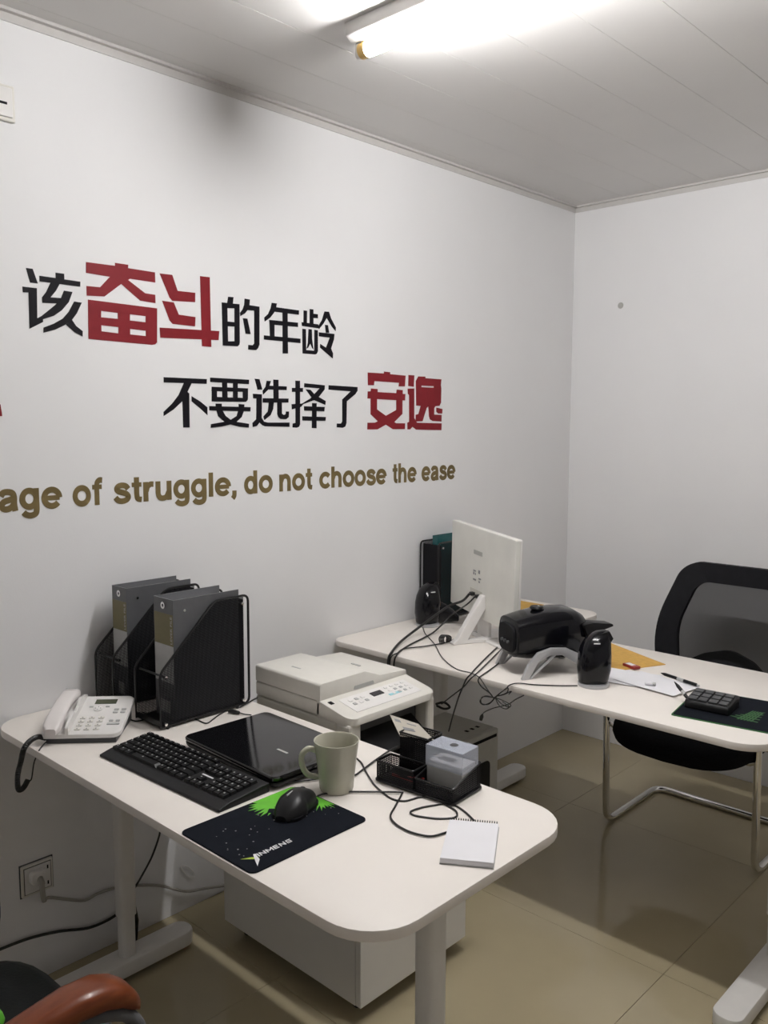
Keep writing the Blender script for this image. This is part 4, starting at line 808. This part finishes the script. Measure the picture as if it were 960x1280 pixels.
# easel stand
st = part(B().prism([(.05, .0), (-.118, .0), (-.124, .006), (-.104, .018), (-.012, .165), (.0, .165), (.0, .118), (-.066, .014), (.05, .014)], .016, .044, 'x', bev=.003), 'stand_leg', WHITEP, mo)
part(B().prism(fillet(rect(-.10, .15, .0, .12), .02, 5), .0, .008, bev=.002), 'stand_foot', WHITEP, mo, smooth=True)
part(B().box(-.06, .03, .02, .032, .006, .085, bev=.003), 'stand_neck', WHITEP, mo)

# monitor cables
PLG = [tuple((Matrix.Translation((.384, -1.198, T)) @ Matrix.Rotation(-.46, 4, 'Z') @ tilt @ Vector((x, -.018, -.08)))) for x in (-.045, .0)]
cable([PLG[0]] + [(0.316,-1.21,0.87),(0.28,-1.246,0.85),(0.241,-1.287,0.81),(0.196,-1.322,0.765),(0.241,-1.456,0.752),(0.298,-1.561,0.747)] + [(0.297,-1.572,0.73),(0.294,-1.572,0.7),(0.294,-1.572,0.657)], .0045, 'thick black monitor cable arching over the far desk edge')
cable([PLG[1]] + [(0.339,-1.217,0.86),(0.232,-1.163,0.8),(0.215,-1.234,0.75),(0.24,-1.329,0.745),(0.266,-1.434,0.744),(0.298,-1.518,0.744),(0.328,-1.57,0.744)] + [(0.321,-1.57,0.729),(0.317,-1.57,0.699),(0.314,-1.57,0.661)], .0028, 'second monitor cable running down to the far desk edge')
cable([(0.367,-1.158,0.748),(0.314,-1.15,0.746),(0.325,-1.246,0.745),(0.338,-1.325,0.745),(0.317,-1.419,0.745),(0.289,-1.489,0.745),(0.308,-1.541,0.745),(0.314,-1.571,0.744)] + [(0.3,-1.567,0.727),(0.297,-1.567,0.697),(0.297,-1.567,0.657)], .0022, 'thin black cable leaving the far desk beside the monitor stand')
cb2 = thing('cable_bundle', 'small black tied cable bundle beside the monitor stand', 'cable', (.33, -1.32, T))
for k in range(4):
    part(B().tube(smooth_path([Vector(v) + Vector((.0, .0, 0)) for v in [(0.322,-1.341,0.745),(0.335,-1.36,0.765),(0.338,-1.351,0.775),(0.339,-1.326,0.765),(0.331,-1.317,0.745)]], 6), .0024, 6).xf(Matrix.Translation((.004 * k, .003 * k, 0))), 'loop', CABLE, cb2, W=True, smooth=True)
cable([(0.104,-1.181,0.743),(0.191,-1.268,0.743),(0.247,-1.311,0.743),(0.326,-1.371,0.743),(0.446,-1.478,0.743),(0.557,-1.546,0.743),(0.616,-1.549,0.743),(0.66,-1.568,0.744)] + [(0.674,-1.567,0.732),(0.689,-1.567,0.716),(0.704,-1.567,0.702),(0.713,-1.567,0.692)], .0016, 'thin black satellite cable crossing the far desk to its edge')
cable([(0.473,-1.123,0.76),(0.493,-1.226,0.746),(0.543,-1.363,0.744),(0.599,-1.499,0.744),(0.628,-1.565,0.744)] + [(0.616,-1.57,0.728),(0.605,-1.57,0.705),(0.587,-1.57,0.664)] + [(0.457,-1.434,0.54),(0.374,-1.351,0.445)], .0024, 'black cable dropping from the subwoofer behind the computer tower')
cable([(0.499,-1.16,0.76),(0.523,-1.255,0.746),(0.566,-1.367,0.744),(0.623,-1.512,0.744),(0.644,-1.566,0.745)] + [(0.63,-1.572,0.729),(0.606,-1.572,0.701),(0.566,-1.572,0.667),(0.522,-1.572,0.629)], .002, 'black cable running from the subwoofer towards the printer')
cable([(0.535,-1.189,0.755),(0.579,-1.306,0.745),(0.624,-1.426,0.744),(0.656,-1.539,0.744),(0.669,-1.576,0.745)] + [(0.66,-1.568,0.729),(0.675,-1.568,0.715),(0.702,-1.568,0.704),(0.717,-1.568,0.691)], .002, 'black cable curling down from the subwoofer foot')
cable([(0.917,-1.436,0.743),(0.881,-1.471,0.743),(0.826,-1.513,0.743),(0.783,-1.538,0.744),(0.776,-1.57,0.745)] + [(0.761,-1.567,0.731),(0.744,-1.567,0.716),(0.722,-1.567,0.694)], .0018, 'thin black cable from the right satellite speaker to the hanging bundle')
hb = thing('cable_bundle', 'tangled black cable bundle hanging over the front edge of the far desk', 'cable', (.66, -1.575, .64))
def hang(pts): return [Vector((x, y, z)) for x, y, z in pts]
for pts in ([(0.72,-1.572,0.695),(0.688,-1.572,0.692),(0.67,-1.572,0.673),(0.682,-1.572,0.664),(0.708,-1.572,0.677),(0.725,-1.572,0.698)], [(0.725,-1.576,0.697),(0.682,-1.576,0.689),(0.679,-1.576,0.669),(0.706,-1.576,0.673),(0.734,-1.576,0.704)],
            [(0.727,-1.578,0.698),(0.755,-1.578,0.723),(0.774,-1.578,0.737),(0.769,-1.578,0.721),(0.738,-1.578,0.705),(0.761,-1.578,0.715),(0.786,-1.578,0.73),(0.777,-1.578,0.719)], [(0.727,-1.574,0.697),(0.755,-1.574,0.694),(0.781,-1.574,0.688),(0.775,-1.574,0.679),(0.75,-1.574,0.683),(0.73,-1.574,0.695)],
            [(0.731,-1.58,0.699),(0.746,-1.58,0.678),(0.769,-1.58,0.674),(0.78,-1.58,0.684),(0.757,-1.58,0.693)], [(0.828,-1.576,0.727),(0.801,-1.576,0.709),(0.771,-1.576,0.686),(0.726,-1.576,0.666),(0.691,-1.576,0.645),(0.68,-1.576,0.63)]):
    part(B().tube(smooth_path(pts, 6), .0016, 6), 'strand', CABLE, hb, W=True, smooth=True)
part(B().tube([(0.683,-1.576,0.636),(0.68,-1.576,0.628),(0.677,-1.576,0.617)], [.003, .006, .005], 8), 'plug', CABLE, hb, W=True, smooth=True)
b = B()
for pts in ([(0.454,-1.517,0.6),(0.463,-1.487,0.6),(0.487,-1.488,0.59),(0.474,-1.501,0.585),(0.447,-1.505,0.59)],): b.tube(smooth_path(pts, 6), .004, 6)
single(b, 'cable', CABLE, 'black cable loop plugged into the side of the printer', 'cable', smooth=True)

# ------------------------------------------------------------------ speakers
sb = thing('subwoofer', 'black barrel shaped subwoofer on silver arched legs', 'speaker', (.69, -1.446, T), rot=math.atan2(.877, .48))
SL = .262
def body_ring(x, w, zc, hz, n=28):
    return [(x, w * math.copysign(abs(math.cos(a)) ** .55, math.cos(a)), zc + hz * math.copysign(abs(math.sin(a)) ** .6, math.sin(a))) for a in [2 * PI * k / n for k in range(n)]]
rings = []
for t, w, zc, hz in ((-.01, .064, .112, .052), (-.007, .069, .112, .058), (.03, .073, .113, .066), (.09, .078, .116, .074), (.15, .080, .117, .076), (.19, .078, .114, .077), (.22, .066, .108, .067), (.243, .048, .100, .050), (.256, .028, .094, .030), (.262, .008, .090, .010)):
    rings.append(body_ring(t, w, zc, hz))
part(B().loft(rings), 'cabinet', BLKG, sb, smooth=True)
part(B().loft([body_ring(-.0105, .052, .110, .044), body_ring(-.018, .050, .110, .042)]), 'rear_panel', BLKM, sb)
for k in range(3): part(B().lathe([(.005, 0), (.005, .006)], seg=10).xf(Matrix.Translation((-.018, -.02 + .02 * k, .10)) @ Matrix.Rotation(-PI / 2, 4, 'Y')), 'socket', DARKGREY, sb)
part(B().lathe([(.020, 0), (.022, .004), (.019, .009), (.004, .010)], .085, .0, 24).xf(Matrix.Translation((0, 0, .190))), 'volume_knob', BLK, sb, smooth=True)
part(B().lathe([(.003, 0), (.003, .0015)], .088, -.006, 10).xf(Matrix.Translation((0, 0, .200))), 'indicator_light', PRINTW, sb)
def arch(s):
    out = [(-.008, 0), (.014, 0), (.045, .050), (.085, .068), (.125, .066), (.185, .028), (.215, 0), (.236, 0), (.225, .026), (.19, .062), (.14, .086), (.09, .090), (.045, .078), (.014, .045)]
    y0 = s * .088
    b = B().prism(out, y0 - .007, y0 + .007, 'y', bev=.002)
    a = part(b, 'leg_arch', SILVER, sb, smooth=True)
    part(B().prism([(.012, .0), (.022, .0), (.108, .070), (.098, .072)], y0 - .005, y0 + .005, 'y', bev=.001), 'leg_strut', SILVER, sb)
arch(-1); arch(1)
def satellite(loc, rz, label):
    s = thing('satellite_speaker', label, 'speaker', loc, rot=rz, group='satellite speakers')
    part(B().lathe([(.043, 0), (.045, .003), (.044, .009), (.036, .012)], seg=32), 'base_disc', SILVER, s, smooth=True)
    rr = []
    for z, dx, w, d in ((.010, -.002, .036, .030), (.016, -.002, .042, .036), (.05, .0, .0475, .042), (.09, .001, .0470, .042), (.115, .004, .043, .038), (.135, .010, .037, .032), (.148, .017, .029, .025), (.157, .024, .019, .016), (.161, .029, .006, .006)):
        rr.append([(dx + w * math.copysign(abs(math.cos(a)) ** .8, math.cos(a)), d * math.copysign(abs(math.sin(a)) ** .8, math.sin(a)) + (.012 if z > .1 else 0) * (z - .1) / .06, z) for a in [2 * PI * k / 24 for k in range(24)]])
    part(B().loft(rr), 'cabinet', BLKG, s, smooth=True)
    part(B().prism([(.0, .150), (.040, .162), (.052, .140), (.044, .128)], -.010, .010, 'y', bev=.002), 'crest', BLK, s)
    part(B().box(-.012, .006, -.041, -.038, .132, .135), 'brand_mark', PRINTW, s)
    return s
satellite((.944, -1.392, T), math.radians(43.4), 'black satellite speaker standing in front of the subwoofer')
sl = satellite((.116, -1.165, T), math.radians(75), 'black satellite speaker by the wall, left of the monitor')
wd = B()
tl = []
for t, w, h in ((0, .030, .045), (.05, .032, .05), (.10, .028, .042), (.15, .022, .030), (.19, .012, .016)):
    tl.append([(.02 + t * .55, .02 - t * .2 + w * math.cos(a), h * .9 + .004 + h * math.sin(a) * .9) for a in [2 * PI * k / 16 for k in range(16)]])
part(wd.loft(tl), 'driver_housing', BLKG, sl, smooth=True)
part(B().prism(fillet([(.20, .150), (.235, .155), (.300, .147), (.305, .140), (.262, .128), (.255, .110), (.22, .105)], .006, 3), -.085, -.040, 'y', bev=.003), 'side_fin', BLK, sb, smooth=True)

# ------------------------------------------------------------------ papers and small things on the far desk
tip = Vector((1.0, -1.045)); e1 = Vector((-.909, .417)); e2 = Vector((-.417, -.909))
def quad(b, o, a, la, c, lc, z0, z1): b.prism([tuple(o), tuple(o + a * la), tuple(o + a * la + c * lc), tuple(o + c * lc)], z0, z1); return b
en = thing('envelope', 'manila envelope half hidden behind the speakers on the far desk', 'envelope', (.80, -1.07, T), group='manila envelopes')
part(quad(B(), tip, e1, .285, e2, .20, T, T + .002), 'body', MANILA, en, W=True)
part(quad(B(), tip + e1 * .0 + e2 * .005, e1, .05, e2, .19, T + .002, T + .0024), 'flap', MANILA, en, W=True)
en2 = thing('envelope', 'manila envelope on the side table near the corner', 'envelope', (.14, -.64, T), group='manila envelopes')
part(B().box(.06, .232, -.74, -.553, T, T + .002).xf(Matrix.Identity(4)), 'body', MANILA, en2, W=True)
part(B().box(.06, .232, -.60, -.556, T + .002, T + .0024), 'flap', MANILA, en2, W=True)
def sheet(c, rz, w, h, z, label, lines=8):
    s = thing('paper_sheet', label, 'paper', (c[0], c[1], z), rot=rz, group='papers on the far desk')
    def f(u, v): return ((u - .5) * w, (v - .5) * h, .0006 + .0012 * abs(u - .5) ** 2 * (1 + math.sin(7 * v)))
    b = B().grid(f, 10, 10); r = bmesh.ops.extrude_face_region(b.bm, geom=list(b.bm.faces)); bmesh.ops.translate(b.bm, verts=[g for g in r['geom'] if isinstance(g, bmesh.types.BMVert)], vec=(0, 0, -.0005)); bmesh.ops.recalc_face_normals(b.bm, faces=b.bm.faces)
    part(b, 'sheet', PAPER, s, smooth=True)
    return s
sheet((.985, -1.262), math.radians(12), .17, .15, T + .0026, 'white paper sheet lying partly under the manila envelope side')
sheet((1.075, -1.262), math.radians(-8), .20, .135, T + .0052, 'white paper sheet under the black pen on the far desk')
def pen(a, bb, label, m=BLK):
    a = Vector(a); bb = Vector(bb); L_ = (bb - a).length
    rot = (bb - a).to_track_quat('Z', 'Y').to_euler()
    s = thing('pen', label, 'pen', a, rot=tuple(rot), group='black pens')
    part(B().lathe([(.001, 0), (.003, .008), (.0048, .016), (.0048, L_ * .45)], seg=12), 'barrel', BLK, s, smooth=True)
    part(B().lathe([(.0050, L_ * .45), (.0050, L_ * .62)], seg=12), 'grip_label', LABELG, s, smooth=True)
    part(B().lathe([(.0048, L_ * .62), (.0048, L_ * .93), (.003, L_ * .95)], seg=12), 'cap', BLK, s, smooth=True)
    part(B().lathe([(.0025, L_ * .95), (.0025, L_)], seg=10), 'clicker', SILVER, s, smooth=True)
    return s
pen([(1.048,-1.178,0.752)][0], [(1.184,-1.221,0.752)][0], 'black pen lying flat on the white papers')
pen([(1.172,-1.358,0.792)][0], [(1.228,-1.374,0.75)][0], 'black pen leaning against the calculator')
rb = thing('eraser', 'small red framed eraser on the manila envelope', 'eraser', (.939, -1.152, T + .0026), rot=math.radians(-22))
part(B().box(-.026, .026, -.013, .013, 0, .008, bev=.001), 'sleeve', MARK, rb)
part(B().box(-.020, .010, -.008, .009, .008, .0085), 'label', PAPER, rb)
wc = thing('earplug_case', 'small white plastic piece lying on the paper sheet', 'plastic piece', (1.075, -1.30, T + .0075), rot=math.radians(20))
part(B().lathe([(.003, -.016), (.0055, -.013), (.0055, .004), (.003, .006)], seg=12).xf(Matrix.Translation((0, 0, .0055)) @ Matrix.Rotation(PI / 2, 4, 'Y')), 'shell', PAPER, wc, smooth=True)
part(B().lathe([(.0045, -.008), (.0045, .0)], seg=12).xf(Matrix.Translation((.014, .002, .005)) @ Matrix.Rotation(PI / 2, 4, 'Y')), 'end_piece', LABELG, wc, smooth=True)

p2 = thing('mouse_pad', 'dark mouse pad with green edge under the calculator on the far desk', 'mouse pad', (1.221, -1.482, T), rot=math.radians(9), group='black and green mouse pads')
part(B().prism(fillet(rect(0, .245, 0, .262), .008, 4), 0, .0022), 'edge_stitching', DGREEN, p2)
part(B().prism(fillet(rect(.004, .241, .004, .258), .007, 4), .0022, .0030), 'pad', PADM, p2)
b = B()
for k in range(5):
    a = .5 - .25 * k
    b.prism([(.13 + .01 * k, .075 + .012 * k), (.20, .06 + .022 * k), (.202, .066 + .022 * k), (.132 + .01 * k, .081 + .012 * k)], .003, .0033)
    b.prism([(.15 + .008 * k, .06), (.155 + .008 * k, .06), (.175 + .006 * k, .15), (.171 + .006 * k, .15)], .003, .00335)
part(b, 'green_line_print', GREEN if False else mat('mid_green_print', (.015, .09, .015), .6), p2)
ca = thing('calculator', 'black wedge shaped desk calculator on the far mouse pad', 'calculator', (1.277, -1.352, T + .0032), rot=math.radians(5))
part(B().prism(fillet([(-.050, .0), (.050, .0), (.050, .026), (.042, .032), (-.046, .022), (-.050, .016)], .004, 3), -.058, .056, 'x', bev=.003), 'body', BLK, ca, smooth=True)
tlt = Matrix.Translation((0, -.046, .0218)) @ Matrix.Rotation(math.atan2(.010, .088), 4, 'X')
for i in range(4):
    for j in range(3):
        part(B().box(-.052 + i * .0265, -.030 + i * .0265, .006 + j * .027, .027 + j * .027, 0, .004, bev=.001).xf(tlt), 'key', DARKGREY, ca)

# ------------------------------------------------------------------ visitor chair behind the far desk
vc = thing('office_chair', 'black mesh back office chair with chrome cantilever frame behind the far desk', 'chair', (.93, -.65, 0), group='office chairs')
XA, XB = .660, 1.205
zr = .0135
# one continuous chrome tube: arm, front upright, floor rail, rear floor bar and back again
def side(x): return [(x, -.53, .585), (x, -.79, .585), (x, -.765, zr), (x, -.345, zr)]
fp = round_path(side(XA) + side(XB)[::-1], .06, 8)
part(B().tube(fp, .0125, 14), 'frame', CHROME, vc, W=True, smooth=True)
for x in (XA, XB):
    part(B().prism(fillet([(-.76, .597), (-.545, .597), (-.545, .612), (-.76, .612)], .008, 3), x - .022, x + .022, 'x', bev=.006), 'arm_pad', BLK, vc, W=True, smooth=True)
for y in (-.766, -.60):
    part(B().tube([(XA, y, .40) if y < -.7 else (XA + .03, y, .385), (XA + .03, y, .384), (XB - .03, y, .384), (XB, y, .40) if y < -.7 else (XB - .03, y, .385)], .010, 10), 'seat_rail', CHROME, vc, W=True, smooth=True)
def seat_ring(z, s, dz=0):
    o = []
    cx_, cy_ = .948, -.69
    for k in range(40):
        a = 2 * PI * k / 40; c, sn = math.cos(a), math.sin(a)
        x = .246 * s * math.copysign(abs(c) ** .5, c); y = .215 * s * math.copysign(abs(sn) ** .5, sn)
        if y < 0: y *= 1.0 + .14 * (1 - (x / .26) ** 2)
        zz_ = z - (.030 * max(0, -y / .26) ** 3)
        o.append((cx_ + x, cy_ + y, zz_))
    return o
part(B().loft([seat_ring(.390, .90), seat_ring(.397, .97), seat_ring(.417, 1.0), seat_ring(.440, .985), seat_ring(.452, .93), seat_ring(.456, .80)]), 'seat', FABRIC, vc, W=True, smooth=True)
# back: rounded frame of flat section, curved in plan and leaning back
OUT = fillet([(.725, .52), (.680, .72), (.742, .960), (1.153, .960), (1.215, .72), (1.17, .52)], [.05, .40, .075, .075, .40, .05], 8)
INN = fillet([(.785, .565), (.755, .72), (.800, .888), (1.095, .888), (1.14, .72), (1.11, .565)], [.03, .25, .055, .055, .25, .03], 8)
def by(x, z): return -.46 + (z - .5) * .36 + .10 * ((x - .9475) / .29) ** 2 * -1
def back_ring(P_, off): return [(x, by(x, z) + off, z) for x, z in P_]
def hoop(o, i, t0, t1):
    b = B(); bm = b.bm; n = len(o)
    A_ = [bm.verts.new(v) for v in back_ring(o, t0)]; B_ = [bm.verts.new(v) for v in back_ring(i, t0)]
    C_ = [bm.verts.new(v) for v in back_ring(i, t1)]; D_ = [bm.verts.new(v) for v in back_ring(o, t1)]
    for k in range(n):
        j = (k + 1) % n
        for p_, q_ in ((A_, B_), (B_, C_), (C_, D_), (D_, A_)): bm.faces.new([p_[k], p_[j], q_[j], q_[k]])
    bmesh.ops.recalc_face_normals(bm, faces=bm.faces); return b
part(hoop(OUT, INN, -.010, .014), 'back_frame', BLKM, vc, W=True, smooth=True)
b = B()
def inside_x(z):
    xs = [x for x, zz2 in INN if abs(zz2 - z) < .03]
    return (min(xs) - .012, max(xs) + .012) if xs else None
def interp(z):
    # left border of the opening at height z
    best = [q for q in INN if q[0] < .9475]; best.sort(key=lambda q: q[1])
    for a, c in zip(best, best[1:]):
        if a[1] <= z <= c[1] and c[1] > a[1]: return a[0] + (c[0] - a[0]) * (z - a[1]) / (c[1] - a[1])
    return best[0][0] if z < best[0][1] else best[-1][0]
def mf(u, v):
    z = .567 + (.886 - .567) * v; xl = interp(z) - .006; x = xl + (1.895 - 2 * xl) * u
    return (x, by(x, z) + .002, z)
part(B().grid(mf, 12, 16), 'back_mesh', BACKMESH, vc, W=True)
lb = fillet([(.775, .575), (.85, .622), (.9475, .650), (1.045, .622), (1.12, .575), (1.12, .56), (.775, .56)], [0, .1, .1, .1, 0, 0, 0], 5)
part(B().loft([[(x, by(x, z) + .016, z) for x, z in lb], [(x, by(x, z) + .032, z) for x, z in lb]]), 'lumbar_support', BLKM, vc, W=True)
for x in (.80, 1.065):
    part(B().tube(smooth_path([(x, -.56, .43), (x, -.49, .44), (x, -.455, .50), (x, by(x, .60) + .024, .60)], 5), .012, 8), 'back_bracket', BLK, vc, W=True, smooth=True)

# ------------------------------------------------------------------ wooden armchair in the foreground
ac = thing('armchair', 'black leather armchair with reddish wooden arms in the near left corner', 'chair', (.76, -3.15, 0), group='office chairs')
def cushion(x0, x1, y0, y1, z0, z1, e=.35):
    b = B(); rr = []
    cx_, cy_ = (x0 + x1) / 2, (y0 + y1) / 2
    for t in range(9):
        a = -PI / 2 + PI * t / 8; s = math.cos(a) ** e if 0 < t < 8 else .55; z = (z0 + z1) / 2 + (z1 - z0) / 2 * math.sin(a)
        rr.append([(cx_ + (x1 - x0) / 2 * s * math.copysign(abs(math.cos(q)) ** .5, math.cos(q)), cy_ + (y1 - y0) / 2 * s * math.copysign(abs(math.sin(q)) ** .5, math.sin(q)), z) for q in [2 * PI * k / 32 for k in range(32)]])
    return b.loft(rr)
part(cushion(.50, 1.00, -3.40, -2.89, .385, .475), 'seat', LEATHER, ac, W=True, smooth=True)
part(cushion(-.25, .25, -.055, .055, .0, .58).xf(Matrix.Translation((.75, -3.40, .50)) @ Matrix.Rotation(-.22 * -1, 4, 'X')), 'backrest', LEATHER, ac, W=True, smooth=True)
def arm(x):
    rr = []
    for y, z, w, h in ((-3.45, .545, .022, .018), (-3.40, .558, .026, .020), (-3.30, .585, .028, .021), (-3.20, .610, .029, .022), (-3.10, .630, .031, .022), (-3.03, .640, .033, .022), (-2.985, .637, .034, .022), (-2.955, .625, .033, .021), (-2.938, .612, .031, .021), (-2.926, .600, .024, .016), (-2.921, .595, .012, .008)):
        rr.append([(x + w * math.copysign(abs(math.cos(a)) ** .7, math.cos(a)), y, z - .02 + h * math.copysign(abs(math.sin(a)) ** .7, math.sin(a))) for a in [2 * PI * k / 20 for k in range(20)]])
    part(B().loft(rr).xf(Matrix.Translation((-.022, .0, .013))), 'arm', WOOD, ac, W=True, smooth=True)
    part(B().tube(smooth_path([(x - .01, -3.02, .40), (x - .005, -2.935, .46), (x, -2.925, .54), (x - .005, -2.955, .588), (x - .015, -3.03, .604), (x - .02, -3.12, .590)], 6), .011, 10), 'arm_support', WASH, ac, W=True, smooth=True)
arm(1.030); arm(.470)
part(B().lathe([(.028, .10), (.028, .385)], .75, -3.15, 16), 'column', CHROME, ac, W=True, smooth=True)
for k in range(5):
    a = 2 * PI * k / 5 + .3
    part(B().tube([(.75, -3.15, .105), (.75 + .15 * math.cos(a), -3.15 + .15 * math.sin(a), .09), (.75 + .27 * math.cos(a), -3.15 + .27 * math.sin(a), .065)], [.024, .020, .014], 10), 'base_arm', WOOD, ac, W=True, smooth=True)
    part(B().lathe([(.008, -.02), (.026, -.02), (.028, 0), (.026, .02), (.008, .02)], seg=16).xf(Matrix.Translation((.75 + .27 * math.cos(a), -3.15 + .27 * math.sin(a), .028)) @ Matrix.Rotation(PI / 2, 4, 'X')), 'caster', RUBBER, ac, W=True, smooth=True)
part(B().box(.50, 1.00, -3.30, -3.00, .375, .395, bev=.004), 'seat_plate', DARKGREY, ac, W=True)
bg = thing('snack_packet', 'colourful printed packet lying on the armchair seat beside its arm', 'packet', (.93, -3.0, .475))
part(cushion(.90, 1.00, -3.05, -2.945, .4765, .588, .6), 'wrapper', CANDY, bg, W=True, smooth=True)
gp = thing('packet', 'bright green packet at the front of the armchair seat', 'packet', (.765, -3.05, .475))
part(cushion(.70, .79, -3.13, -3.03, .4765, .512, .5), 'wrapper', mat('green_plastic', (.10, .42, .03), .35), gp, W=True, smooth=True)
